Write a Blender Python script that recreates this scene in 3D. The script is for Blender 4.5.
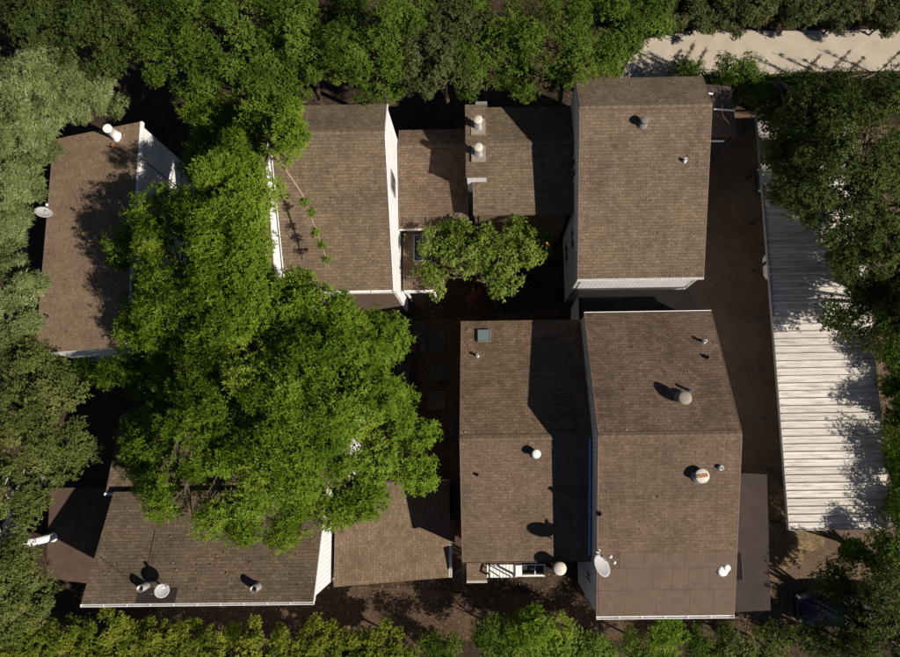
import bpy, math, random
import numpy as np
from mathutils import Vector, Matrix

scene = bpy.context.scene
for o in list(bpy.data.objects):
    bpy.data.objects.remove(o, do_unlink=True)
COL = scene.collection

# ------------------------------------------------------------------ camera
CAM_H = 38.0                       # drone height above the ground, metres
FPX = 700.0                        # focal length in photograph pixels (900 wide)
PPX, PPY = 482.0, 328.0            # optical centre in photograph pixels
NADX, NADY = 491.0, 437.0          # the point straight below the drone
YAW = -0.0134
_v = np.array([NADX - PPX, NADY - PPY, FPX]); _v /= np.linalg.norm(_v)
_ex = np.array([math.cos(YAW), math.sin(YAW), 0.0]); _ex -= _v * (_ex @ _v); _ex /= np.linalg.norm(_ex)
_ey = np.cross(_v, _ex)
if _ey[1] > 0: _ey = -_ey
ROT = np.array([_ex, _ey, -_v])    # rows: world axes written in (right, down, forward)

cam_data = bpy.data.cameras.new('camera')
cam = bpy.data.objects.new('camera', cam_data); COL.objects.link(cam)
M = Matrix(((ROT[0][0], -ROT[0][1], -ROT[0][2]),
            (ROT[1][0], -ROT[1][1], -ROT[1][2]),
            (ROT[2][0], -ROT[2][1], -ROT[2][2]))).to_4x4()
M.translation = (0, 0, CAM_H)
cam.matrix_world = M
cam_data.sensor_fit = 'HORIZONTAL'; cam_data.sensor_width = 36.0
cam_data.lens = FPX / 900.0 * 36.0
cam_data.shift_x = (450.0 - PPX) / 900.0
cam_data.shift_y = -(328.5 - PPY) / 900.0
cam_data.clip_start = 0.5; cam_data.clip_end = 600.0
scene.camera = cam

# ------------------------------------------------------------------ light
SUN_A, SUN_B = 1.05, 0.53         # metres a shadow moves west / north for each metre it falls
sun_dir = Vector((SUN_A, -SUN_B, 1.0)).normalized()
ELEV = math.asin(sun_dir.z)
world = bpy.data.worlds.new('World'); scene.world = world; world.use_nodes = True
wn = world.node_tree.nodes; wl = world.node_tree.links
for n in list(wn): wn.remove(n)
sky = wn.new('ShaderNodeTexSky'); sky.sky_type = 'NISHITA'; sky.sun_disc = False
sky.sun_elevation = ELEV; sky.sun_rotation = math.atan2(SUN_A, -SUN_B)
sky.air_density = 0.55; sky.dust_density = 0.25; sky.altitude = 300.0
bg = wn.new('ShaderNodeBackground'); bg.inputs['Strength'].default_value = 0.05
wo = wn.new('ShaderNodeOutputWorld')
wl.new(sky.outputs[0], bg.inputs[0]); wl.new(bg.outputs[0], wo.inputs[0])
sl = bpy.data.lights.new('sun', 'SUN'); sl.energy = 5.0; sl.angle = math.radians(0.55); sl.color = (1.0, 0.93, 0.82)
so = bpy.data.objects.new('sun', sl); COL.objects.link(so)
so.rotation_euler = sun_dir.to_track_quat('Z', 'Y').to_euler(); so.location = (20, -12, 45)
scene.view_settings.view_transform = 'Standard'; scene.view_settings.look = 'None'
scene.view_settings.gamma = 1.0; scene.view_settings.use_curve_mapping = False
scene.view_settings.exposure = 0.35

# ------------------------------------------------------------------ helpers
rng = np.random.default_rng(11)
random.seed(5)

def at(px, py, z):
    """ground position (x, y) under photograph pixel (px, py) for something at height z"""
    w = ROT @ np.array([px - PPX, py - PPY, FPX]); t = (z - CAM_H) / w[2]
    return np.array([w[0] * t, w[1] * t, z])

def on(px, py, zf):
    """point on a surface z = zf(x, y)"""
    z = 4.0
    for _ in range(30):
        p = at(px, py, z); z = 0.4 * z + 0.6 * zf(p[0], p[1])
    return at(px, py, z)

def tag(o, label=None, cat=None, group=None, kind=None):
    if label: o['label'] = label
    if cat: o['category'] = cat
    if group: o['group'] = group
    if kind: o['kind'] = kind
    return o

def empty(name, loc, label=None, cat=None, group=None):
    o = bpy.data.objects.new(name, None); COL.objects.link(o)
    o.location = loc; o.empty_display_size = 0.3
    return tag(o, label, cat, group)

class MB:
    """collects faces (world coordinates) and links them as one mesh object"""
    def __init__(s): s.v = []; s.f = []; s.uv = {}; s.sm = []
    def face(s, pts, uvs=None, smooth=False):
        b = len(s.v); s.v += [tuple(float(c) for c in p) for p in pts]
        s.f.append(tuple(range(b, b + len(pts)))); s.sm.append(smooth)
        if uvs: s.uv[len(s.f) - 1] = uvs
        return s
    def box(s, x0, x1, y0, y1, z0, z1):
        return s.hexa([(x0, y0, z0), (x1, y0, z0), (x1, y1, z0), (x0, y1, z0)],
                      [(x0, y0, z1), (x1, y0, z1), (x1, y1, z1), (x0, y1, z1)])
    def hexa(s, lo, hi, uvtop=None):
        s.face(hi, uvtop); s.face(lo[::-1])
        for i in range(4):
            j = (i + 1) % 4; s.face([lo[i], lo[j], hi[j], hi[i]])
        return s
    def bar(s, a, b, w, h, up=(0, 0, 1)):
        a = Vector(a); b = Vector(b); d = (b - a).normalized(); u = Vector(up)
        sd = d.cross(u)
        if sd.length < 1e-4: sd = d.cross(Vector((1, 0, 0)))
        sd.normalize(); u = sd.cross(d).normalized()
        q = [(-w / 2, -h / 2), (w / 2, -h / 2), (w / 2, h / 2), (-w / 2, h / 2)]
        return s.hexa([a + sd * x + u * y for x, y in q], [b + sd * x + u * y for x, y in q])
    def tube(s, pts, rad, n=7, caps=True, smooth=True):
        pts = [Vector(p) for p in pts]; rings = []
        ref = Vector((0.31, 0.87, 0.17))
        for i, p in enumerate(pts):
            d = (pts[min(i + 1, len(pts) - 1)] - pts[max(i - 1, 0)]).normalized()
            a = d.cross(ref); a = a.normalized() if a.length > 1e-4 else Vector((1, 0, 0)); b = d.cross(a)
            r = rad[i] if hasattr(rad, '__len__') else rad
            rings.append([p + (a * math.cos(t) + b * math.sin(t)) * r for t in [2 * math.pi * k / n for k in range(n)]])
        for i in range(len(rings) - 1):
            for k in range(n):
                j = (k + 1) % n
                s.face([rings[i][k], rings[i][j], rings[i + 1][j], rings[i + 1][k]], None, smooth)
        if caps: s.face(rings[0][::-1]); s.face(rings[-1])
        return s
    def lathe(s, prof, c, axis=(0, 0, 1), n=18, smooth=True):
        ax = Vector(axis).normalized(); a = ax.cross(Vector((0.2, 1, 0.1))).normalized(); b = ax.cross(a); c = Vector(c)
        R = [[c + ax * h + (a * math.cos(2 * math.pi * k / n) + b * math.sin(2 * math.pi * k / n)) * r for k in range(n)] for r, h in prof]
        for i in range(len(R) - 1):
            for k in range(n):
                j = (k + 1) % n; s.face([R[i][k], R[i][j], R[i + 1][j], R[i + 1][k]], None, smooth)
        s.face(R[0][::-1]); s.face(R[-1])
        return s
    def build(s, name, mat, parent=None, weld=True):
        me = bpy.data.meshes.new(name)
        off = Vector(parent_world(parent)) if parent else Vector((0, 0, 0))
        me.from_pydata([tuple(Vector(p) - off) for p in s.v], [], s.f)
        me.polygons.foreach_set('use_smooth', s.sm)
        if s.uv:
            ul = me.uv_layers.new(name='UVMap')
            for fi, uvs in s.uv.items():
                for k, li in enumerate(me.polygons[fi].loop_indices): ul.data[li].uv = uvs[k]
        if weld:
            import bmesh
            bm = bmesh.new(); bm.from_mesh(me); bmesh.ops.remove_doubles(bm, verts=bm.verts, dist=1e-5)
            bmesh.ops.recalc_face_normals(bm, faces=bm.faces); bm.to_mesh(me); bm.free()
        me.materials.append(mat); me.update()
        o = bpy.data.objects.new(name, me); COL.objects.link(o)
        if parent: o.parent = parent
        return o

def parent_world(p):
    v = Vector((0, 0, 0))
    while p is not None:
        v = v + Vector(p.location); p = p.parent
    return v

# ------------------------------------------------------------------ materials
MATS = {}
def newmat(name):
    m = bpy.data.materials.new(name); m.use_nodes = True
    nt = m.node_tree
    for n in list(nt.nodes): nt.nodes.remove(n)
    out = nt.nodes.new('ShaderNodeOutputMaterial'); b = nt.nodes.new('ShaderNodeBsdfPrincipled')
    nt.links.new(b.outputs[0], out.inputs[0]); MATS[name] = m
    return m, nt, b, out

def N(nt, t, **kw):
    n = nt.nodes.new(t)
    for k, v in kw.items():
        if k in n.inputs.keys(): n.inputs[k].default_value = v
        else: setattr(n, k, v)
    return n

def mixc(nt, fac, a, b, blend='MIX'):
    n = nt.nodes.new('ShaderNodeMix'); n.data_type = 'RGBA'; n.blend_type = blend
    for sock, val in ((n.inputs['Factor'], fac), (n.inputs[6], a), (n.inputs[7], b)):
        if hasattr(val, 'is_linked'): nt.links.new(val, sock)
        elif isinstance(val, (int, float)): sock.default_value = val
        else: sock.default_value = (*val, 1.0)
    return n.outputs[2]

def ramp(nt, src, stops):
    r = nt.nodes.new('ShaderNodeValToRGB'); nt.links.new(src, r.inputs[0])
    e = r.color_ramp.elements
    e[0].position = stops[0][0]; e[0].color = (*stops[0][1], 1); e[1].position = stops[-1][0]; e[1].color = (*stops[-1][1], 1)
    for p, c in stops[1:-1]:
        x = e.new(p); x.color = (*c, 1)
    return r.outputs[0]

def noise(nt, vec, scale, detail=4, rough=0.55, out='Fac'):
    n = N(nt, 'ShaderNodeTexNoise'); n.inputs['Scale'].default_value = scale
    n.inputs['Detail'].default_value = detail; n.inputs['Roughness'].default_value = rough
    if vec is not None: nt.links.new(vec, n.inputs['Vector'])
    return n.outputs[out]

def g3(v): return (v, v, v)

def shingle(name, c1, c2, c3, roww=0.145, bw=0.27, mortar=0.008, grain=1.0, seed=0.0, moss=0.35):
    m, nt, b, out = newmat(name)
    uv = N(nt, 'ShaderNodeUVMap'); geo_ = N(nt, 'ShaderNodeNewGeometry')
    geo = N(nt, 'ShaderNodeVectorMath', operation='ADD'); nt.links.new(geo_.outputs['Position'], geo.inputs[0]); geo.inputs[1].default_value = (seed * 13.7, seed * 5.1, seed * 3.3)
    wob = N(nt, 'ShaderNodeTexNoise'); wob.inputs['Scale'].default_value = 1.7; nt.links.new(uv.outputs[0], wob.inputs['Vector'])
    sub = N(nt, 'ShaderNodeVectorMath', operation='MULTIPLY_ADD')
    nt.links.new(wob.outputs['Color'], sub.inputs[0]); sub.inputs[1].default_value = (0.10, 0.035, 0); nt.links.new(uv.outputs[0], sub.inputs[2])
    br = N(nt, 'ShaderNodeTexBrick'); nt.links.new(sub.outputs[0], br.inputs['Vector'])
    br.inputs['Color1'].default_value = (*c1, 1); br.inputs['Color2'].default_value = (*c2, 1); br.inputs['Mortar'].default_value = (*c3, 1)
    br.inputs['Scale'].default_value = 1.0; br.inputs['Brick Width'].default_value = bw; br.inputs['Row Height'].default_value = roww
    br.inputs['Mortar Size'].default_value = mortar; br.inputs['Mortar Smooth'].default_value = 0.35; br.inputs['Bias'].default_value = -0.1
    br.offset = 0.5; br.squash = 1.0; br.offset_frequency = 2
    big = ramp(nt, noise(nt, geo.outputs[0], 0.55, 5, 0.6), [(0.28, g3(0.76)), (0.5, g3(1.0)), (0.72, g3(1.15))])
    sp = ramp(nt, noise(nt, geo.outputs[0], 11.0, 3, 0.7), [(0.3, g3(1 - 0.32 * grain)), (0.55, g3(1.0)), (0.75, g3(1 + 0.38 * grain))])
    # streaks of wear running down the slope
    mp = N(nt, 'ShaderNodeMapping'); mp.inputs['Scale'].default_value = (2.2, 0.25, 1); nt.links.new(uv.outputs[0], mp.inputs['Vector'])
    st = ramp(nt, noise(nt, mp.outputs[0], 1.6, 4, 0.65), [(0.36, g3(0.84)), (0.6, g3(1.04))])
    c = mixc(nt, 1.0, br.outputs['Color'], big, 'MULTIPLY'); c = mixc(nt, 1.0, c, sp, 'MULTIPLY'); c = mixc(nt, 0.8, c, st, 'MULTIPLY')
    lich = ramp(nt, noise(nt, geo.outputs[0], 3.1, 6, 0.75), [(0.60, g3(0)), (0.70, g3(1))])
    c = mixc(nt, mul(nt, lich, moss), c, (c1[0] * 1.15, c1[1] * 1.22, c1[2] * 1.3))
    ms = ramp(nt, noise(nt, geo.outputs[0], 0.9, 7, 0.8), [(0.60, g3(0)), (0.72, g3(1))])
    c = mixc(nt, mul(nt, ms, moss * 1.2), c, (c1[0] * 0.55, c1[1] * 0.62, c1[2] * 0.55))
    lit = ramp(nt, noise(nt, geo.outputs[0], 26.0, 2, 0.6), [(0.74, g3(0)), (0.77, g3(1))])
    c = mixc(nt, mul(nt, lit, 0.55), c, (c1[0] * 0.35, c1[1] * 0.32, c1[2] * 0.3))
    nt.links.new(c, b.inputs['Base Color']); b.inputs['Roughness'].default_value = 0.93
    b.inputs['Specular IOR Level'].default_value = 0.2
    # relief: every course butt lifts towards its lower edge
    sep = N(nt, 'ShaderNodeSeparateXYZ'); nt.links.new(sub.outputs[0], sep.inputs[0])
    dv = N(nt, 'ShaderNodeMath', operation='DIVIDE'); nt.links.new(sep.outputs[1], dv.inputs[0]); dv.inputs[1].default_value = roww
    fr = N(nt, 'ShaderNodeMath', operation='FRACT'); nt.links.new(dv.outputs[0], fr.inputs[0])
    inv = N(nt, 'ShaderNodeMath', operation='SUBTRACT'); inv.inputs[0].default_value = 1.0; nt.links.new(fr.outputs[0], inv.inputs[1])
    h = N(nt, 'ShaderNodeMath', operation='SUBTRACT'); nt.links.new(inv.outputs[0], h.inputs[0]); nt.links.new(br.outputs['Fac'], h.inputs[1])
    bp = N(nt, 'ShaderNodeBump'); bp.inputs['Strength'].default_value = 0.55; bp.inputs['Distance'].default_value = 0.02
    nt.links.new(h.outputs[0], bp.inputs['Height']); nt.links.new(bp.outputs[0], b.inputs['Normal'])
    return m

def mul(nt, src, k):
    n = N(nt, 'ShaderNodeMath', operation='MULTIPLY'); nt.links.new(src, n.inputs[0]); n.inputs[1].default_value = k
    return n.outputs[0]

def siding(name, col, groove=0.2, depth=0.5):
    m, nt, b, out = newmat(name)
    uv = N(nt, 'ShaderNodeUVMap'); sep = N(nt, 'ShaderNodeSeparateXYZ'); nt.links.new(uv.outputs[0], sep.inputs[0])
    dv = N(nt, 'ShaderNodeMath', operation='DIVIDE'); nt.links.new(sep.outputs[0], dv.inputs[0]); dv.inputs[1].default_value = groove
    fr = N(nt, 'ShaderNodeMath', operation='FRACT'); nt.links.new(dv.outputs[0], fr.inputs[0])
    r = ramp(nt, fr.outputs[0], [(0.0, g3(0.0)), (0.12, g3(0.0)), (0.17, g3(1.0)), (1.0, g3(1.0))])
    geo = N(nt, 'ShaderNodeNewGeometry')
    dirt = ramp(nt, noise(nt, geo.outputs['Position'], 1.2, 5, 0.7), [(0.35, g3(0.86)), (0.6, g3(1.0))])
    c = mixc(nt, r, tuple(x * (1 - depth) for x in col), col); c = mixc(nt, 1.0, c, dirt, 'MULTIPLY')
    nt.links.new(c, b.inputs['Base Color']); b.inputs['Roughness'].default_value = 0.75
    bp = N(nt, 'ShaderNodeBump'); bp.inputs['Strength'].default_value = 0.6; bp.inputs['Distance'].default_value = 0.01
    nt.links.new(r, bp.inputs['Height']); nt.links.new(bp.outputs[0], b.inputs['Normal'])
    return m

def plain(name, col, rough=0.6, var=0.12, scale=6.0, metal=0.0, bump=0.0, spec=0.4):
    m, nt, b, out = newmat(name)
    geo = N(nt, 'ShaderNodeNewGeometry')
    r = ramp(nt, noise(nt, geo.outputs['Position'], scale, 5, 0.65), [(0.3, g3(1 - var)), (0.7, g3(1 + var))])
    c = mixc(nt, 1.0, col, r, 'MULTIPLY'); nt.links.new(c, b.inputs['Base Color'])
    b.inputs['Roughness'].default_value = rough; b.inputs['Metallic'].default_value = metal
    b.inputs['Specular IOR Level'].default_value = spec
    if bump:
        bp = N(nt, 'ShaderNodeBump'); bp.inputs['Strength'].default_value = bump; bp.inputs['Distance'].default_value = 0.03
        nt.links.new(noise(nt, geo.outputs['Position'], scale * 4, 4, 0.7), bp.inputs['Height']); nt.links.new(bp.outputs[0], b.inputs['Normal'])
    return m

def soil(name, cols, scale=0.8, fine=9.0, rough=0.95):
    m, nt, b, out = newmat(name)
    geo = N(nt, 'ShaderNodeNewGeometry')
    a = noise(nt, geo.outputs['Position'], scale, 8, 0.7)
    c = ramp(nt, a, [(0.32, cols[0]), (0.5, cols[1]), (0.68, cols[2])])
    f = ramp(nt, noise(nt, geo.outputs['Position'], fine, 4, 0.75), [(0.3, g3(0.55)), (0.5, g3(1.0)), (0.72, g3(1.5))])
    c = mixc(nt, 1.0, c, f, 'MULTIPLY'); nt.links.new(c, b.inputs['Base Color'])
    b.inputs['Roughness'].default_value = rough; b.inputs['Specular IOR Level'].default_value = 0.15
    bp = N(nt, 'ShaderNodeBump'); bp.inputs['Strength'].default_value = 0.6; bp.inputs['Distance'].default_value = 0.05
    nt.links.new(noise(nt, geo.outputs['Position'], fine, 6, 0.75), bp.inputs['Height']); nt.links.new(bp.outputs[0], b.inputs['Normal'])
    return m

def leafmat(name, lo, mid, hi, rough=0.62, trans=0.3):
    m, nt, b, out = newmat(name)
    at_ = N(nt, 'ShaderNodeAttribute'); at_.attribute_name = 'tint'
    geo = N(nt, 'ShaderNodeNewGeometry')
    c = ramp(nt, at_.outputs['Fac'], [(0.0, lo), (0.5, mid), (1.0, hi)])
    nt.links.new(c, b.inputs['Base Color']); b.inputs['Roughness'].default_value = rough
    b.inputs['Specular IOR Level'].default_value = 0.09
    tr = N(nt, 'ShaderNodeBsdfTranslucent')
    cc = mixc(nt, 1.0, c, (1.15, 1.2, 0.5), 'MULTIPLY'); nt.links.new(cc, tr.inputs['Color'])
    mx = N(nt, 'ShaderNodeMixShader'); mx.inputs[0].default_value = trans
    nt.links.new(b.outputs[0], mx.inputs[1]); nt.links.new(tr.outputs[0], mx.inputs[2]); nt.links.new(mx.outputs[0], out.inputs[0])
    return m

SH = shingle('shingle_brown', (0.175, 0.120, 0.082), (0.110, 0.074, 0.050), (0.060, 0.040, 0.027))
SH1 = shingle('shingle_tan_brown', (0.182, 0.132, 0.088), (0.128, 0.092, 0.062), (0.078, 0.055, 0.037), seed=1, moss=.25)
SH2 = shingle('shingle_olive_brown', (0.168, 0.124, 0.082), (0.112, 0.082, 0.054), (0.066, 0.047, 0.031), seed=2, moss=.45)
SH3 = shingle('shingle_warm_brown', (0.190, 0.128, 0.080), (0.118, 0.078, 0.048), (0.062, 0.041, 0.026), seed=3, moss=.3)
SHS = shingle('shingle_brown_weathered', (0.160, 0.110, 0.075), (0.120, 0.081, 0.055), (0.088, 0.058, 0.040), mortar=0.006, grain=1.2)
SHD = shingle('shingle_dark_brown', (0.172, 0.124, 0.082), (0.112, 0.080, 0.052), (0.056, 0.040, 0.026), bw=0.30, seed=4)
SHL = shingle('shingle_light_brown', (0.265, 0.185, 0.122), (0.215, 0.148, 0.098), (0.155, 0.106, 0.070), mortar=0.006, grain=1.2)
SHR = shingle('shingle_reddish', (0.175, 0.122, 0.080), (0.125, 0.086, 0.056), (0.086, 0.058, 0.038), seed=5)
WHITE = siding('white_siding', (0.80, 0.78, 0.78), 0.2, 0.30)
GREY = siding('grey_siding', (0.60, 0.58, 0.58), 0.2, 0.35)
TRIM = plain('white_trim', (0.78, 0.76, 0.74), 0.5, 0.10, 5)
BTRIM = plain('brown_trim', (0.16, 0.11, 0.075), 0.7, 0.2, 5)
GLASS = plain('dark_glass', (0.015, 0.02, 0.028), 0.08, 0.1, 2, spec=0.9)
METAL = plain('galvanised_metal', (0.34, 0.33, 0.31), 0.5, 0.2, 7, metal=0.55)
CREAM = plain('cream_metal', (0.55, 0.50, 0.42), 0.55, 0.15, 6)
DARKM = plain('dark_metal', (0.03, 0.03, 0.03), 0.5, 0.2, 8)
BLACK = plain('black_plastic', (0.015, 0.015, 0.016), 0.5, 0.2, 8)
RUST = plain('rusty_metal', (0.34, 0.15, 0.06), 0.8, 0.35, 12)
ROLL = plain('rolled_roofing', (0.125, 0.086, 0.062), 0.9, 0.14, 3.0, bump=0.15, spec=0.2)
DROOF = plain('dark_flat_roofing', (0.032, 0.024, 0.022), 0.9, 0.16, 1.4, bump=0.1, spec=0.25)
LEANM = plain('lean_to_roofing', (0.085, 0.056, 0.040), 0.9, 0.22, 2.0, bump=0.2, spec=0.15)
CANO = plain('canopy_felt', (0.070, 0.050, 0.042), 0.9, 0.2, 2.0, bump=0.1, spec=0.15)
GROOF = plain('garage_roofing', (0.046, 0.034, 0.029), 0.9, 0.16, 1.4, bump=0.1, spec=0.2)
CAPM = plain('roof_cap_grey_tan', (0.24, 0.21, 0.16), 0.6, 0.15, 9)
VENTM = plain('dull_vent_grey', (0.16, 0.145, 0.125), 0.75, 0.2, 9)
DISHM = plain('dish_paint', (0.42, 0.41, 0.41), 0.6, 0.06, 6)
BARK = plain('bark_brown', (0.10, 0.075, 0.055), 0.95, 0.35, 9, bump=0.8, spec=0.1)
PALEBARK = plain('bark_pale', (0.50, 0.45, 0.38), 0.9, 0.3, 9, bump=0.6, spec=0.1)
TWIGM = plain('bare_branch_bark', (0.30, 0.21, 0.14), 0.9, 0.3, 9, bump=0.5, spec=0.1)
WOOD = plain('weathered_timber', (0.30, 0.20, 0.12), 0.85, 0.25, 6)
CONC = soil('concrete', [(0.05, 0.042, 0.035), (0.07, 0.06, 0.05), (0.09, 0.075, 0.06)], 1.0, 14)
ROADM = plain('pale_road', (0.40, 0.345, 0.275), 0.95, 0.13, 0.9, bump=0.05, spec=0.15)
DIRT = soil('forest_soil', [(0.026, 0.017, 0.011), (0.045, 0.029, 0.019), (0.082, 0.052, 0.032)], 0.7, 6)
DRIVE = soil('driveway_asphalt', [(0.085, 0.057, 0.038), (0.112, 0.076, 0.050), (0.140, 0.098, 0.066)], 0.5, 12)
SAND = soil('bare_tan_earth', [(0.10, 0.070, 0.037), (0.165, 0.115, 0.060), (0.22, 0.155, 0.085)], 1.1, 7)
PATH = soil('red_brown_path', [(0.048, 0.030, 0.019), (0.070, 0.044, 0.028), (0.105, 0.066, 0.042)], 0.9, 8)

# ------------------------------------------------------------------ ground
def sheet(name, pts, z, mat, kind='structure'):
    mb = MB(); mb.face([(p[0], p[1], z) for p in pts]); o = mb.build(name, mat); o['kind'] = kind
    return o
sheet('ground', [(-150, -150), (150, -150), (150, 150), (-150, 150)], 0.0, DIRT)
sheet('driveway', [(10.0, -9.2), (14.6, -9.6), (24, -9.8), (24, 17.2), (10.0, 18.6)], 0.004, DRIVE)
sheet('courtyard_path', [(-7.0, 3.2), (-7.0, 6.2), (4.0, 6.9), (4.2, 6.2), (-1.2, 5.9), (-1.2, 3.0), (-1.5, -8), (-2.0, -8), (-2.4, 3.0)], 0.004, PATH)
sheet('garden_path', [(-17.5, -9.2), (-17.5, -7.0), (10.0, -8.6), (10.2, -10.4), (-6, -10.3)], 0.004, PATH)
sheet('side_path', [at(18, 222, 0)[:2], at(30, 222, 0)[:2], at(27, 275, 0)[:2], at(14, 270, 0)[:2]], 0.008, SAND)
be = []  # sunlit patch shaped as tan earth; dark soil around it stands for shade
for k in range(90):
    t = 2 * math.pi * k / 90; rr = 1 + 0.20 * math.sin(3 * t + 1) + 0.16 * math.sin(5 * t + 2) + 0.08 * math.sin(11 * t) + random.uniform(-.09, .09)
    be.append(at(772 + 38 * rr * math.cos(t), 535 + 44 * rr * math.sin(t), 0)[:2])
sheet('sunlit_earth', be[::-1], 0.008, SAND)
rp = [at(612, 92, 0), at(640, 40, 0), at(700, 29, 0), at(800, 31, 0), at(925, 28, 0), at(1060, 20, 0), at(1060, 66, 0), at(925, 70, 0), at(800, 72, 0), at(740, 76, 0), at(690, 84, 0)]
sheet('road', [p[:2] for p in rp], 0.006, ROADM)

# ------------------------------------------------------------------ houses
def slope(name, e0, e1, r1, r0, mat, parent, t=0.13):
    """a roof plane: eave e0-e1, ridge r0-r1; uv in metres, v up the slope"""
    e0, e1, r0, r1 = map(Vector, (e0, e1, r0, r1))
    hv = e0 - r0; L = hv.length; wd = (e1 - e0).length
    o = random.random() * 7
    mb = MB(); dn = Vector((0, 0, -t))
    mb.hexa([e0 + dn, e1 + dn, r1 + dn, r0 + dn], [e0, e1, r1, r0], [(o, o), (o + wd, o), (o + wd, o + L), (o, o + L)])
    return mb.build(name, mat, parent)

def wall(p0, p1, prof, mat, parent, inward, t=0.14, name='wall'):
    """vertical wall from p0 to p1; prof = [(s, ztop)...] along it, base at z 0"""
    p0 = Vector((*p0, 0)); p1 = Vector((*p1, 0)); d = (p1 - p0); L = d.length; d.normalize(); nv = Vector((*inward, 0)) * t
    poly = [(0, 0), (L, 0)] + [(s * L, z) for s, z in reversed(prof)]
    out = [p0 + d * s + Vector((0, 0, z)) for s, z in poly]; inn = [p + nv for p in out]
    mb = MB(); uv = [(s, z) for s, z in poly]
    mb.face(out, uv); mb.face(inn[::-1], uv[::-1])
    for i in range(len(out)):
        j = (i + 1) % len(out); mb.face([out[i], out[j], inn[j], inn[i]])
    return mb.build(name, mat, parent)

def gutter(x0, x1, y, z, out, parent, mat=None, w=0.13, h=0.12, axis='x'):
    """open U channel along an eave; out = +1/-1 side it hangs on"""
    mb = MB(); t = 0.018
    a, b = (y, y + out * w) if out > 0 else (y + out * w, y)
    def bx(u0, u1, v0, v1, z0, z1):
        if axis == 'x': mb.box(u0, u1, v0, v1, z0, z1)
        else: mb.box(v0, v1, u0, u1, z0, z1)
    bx(x0, x1, a, a + t, z - h, z); bx(x0, x1, b - t, b, z - h, z); bx(x0, x1, a + t, b - t, z - h, z - h + t)
    bx(x0, x0 + t, a + t, b - t, z - h + t, z - 0.004); bx(x1 - t, x1, a + t, b - t, z - h + t, z - 0.004)
    n = max(2, int((x1 - x0) / 0.9))
    for k in range(1, n):
        u = x0 + (x1 - x0) * k / n
        bx(u - 0.015, u + 0.015, a + t, b - t, z - 0.03, z - 0.006)
    return mb.build('gutter', mat or TRIM, parent)

def rake(x, prof, side, parent, mat, t=0.035, h=0.17):
    """board along the sloping gable edge at x; prof = [(y, z)...]"""
    for (y0, z0), (y1, z1) in zip(prof[:-1], prof[1:]):
        mb = MB(); xa, xb = (x, x + side * t) if side > 0 else (x + side * t, x)
        mb.hexa([(xa, y0, z0 - h), (xb, y0, z0 - h), (xb, y1, z1 - h), (xa, y1, z1 - h)],
                [(xa, y0, z0 + 0.006), (xb, y0, z0 + 0.006), (xb, y1, z1 + 0.006), (xa, y1, z1 + 0.006)])
        mb.build('rake_board', mat, parent)

def ridgecap(x0, x1, y, z, sn, ss, parent, mat):
    """overlapping cap shingles; each one is a piece"""
    n = int((x1 - x0) / 0.32); w = 0.14
    me = None
    for k in range(n):
        xa = x0 + (x1 - x0) * k / n; L = (x1 - x0) / n
        if me is None:
            mb = MB(); lift = 0.02
            a = [(0, w, -sn * w), (L * 1.06, w, -sn * w), (L * 1.06, 0, 0), (0, 0, 0)]
            b = [(0, 0, 0), (L * 1.06, 0, 0), (L * 1.06, -w, -ss * w), (0, -w, -ss * w)]
            for q in (a, b):
                lo = [(p[0], p[1], p[2] + 0.005 + (0.0 if p[0] == 0 else 0.012)) for p in q]
                hi = [(p[0], p[1], p[2] + lift + (0.0 if p[0] == 0 else 0.012)) for p in q]
                mb.hexa(lo, hi, [(0, 0), (.3, 0), (.3, .14), (0, .14)])
            o = mb.build('ridge_shingle', mat); me = o.data
        else:
            o = bpy.data.objects.new('ridge_shingle', me); COL.objects.link(o)
        o.parent = parent; o.location = Vector((xa, y, z)) - parent_world(parent)

def window(parent, c, u, wdt, hgt, nrm, frame=None, depth=0.05):
    """window on a wall face: centre c, horizontal axis u, outward normal nrm"""
    c = Vector(c); u = Vector(u); n = Vector(nrm); z = Vector((0, 0, 1)); f = 0.06
    def slab(a0, a1, b0, b1, d0, d1):
        mb = MB(); q = [(a0, b0), (a1, b0), (a1, b1), (a0, b1)]
        mb.hexa([c + u * a + z * b + n * d0 for a, b in q], [c + u * a + z * b + n * d1 for a, b in q]); return mb
    w2, h2 = wdt / 2, hgt / 2
    p = slab(-w2 + f, w2 - f, -h2 + f, h2 - f, 0.004, 0.02).build('window', GLASS, parent)
    for (a0, a1, b0, b1) in ((-w2, w2, h2 - f, h2), (-w2, w2, -h2, -h2 + f), (-w2, -w2 + f, -h2 + f, h2 - f), (w2 - f, w2, -h2 + f, h2 - f), (-0.02, 0.02, -h2 + f, h2 - f)):
        slab(a0, a1, b0, b1, 0.021 if abs(a0 + 0.02) < 1e-6 else 0.003, depth).build('frame', frame or TRIM, p)
    return p

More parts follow.
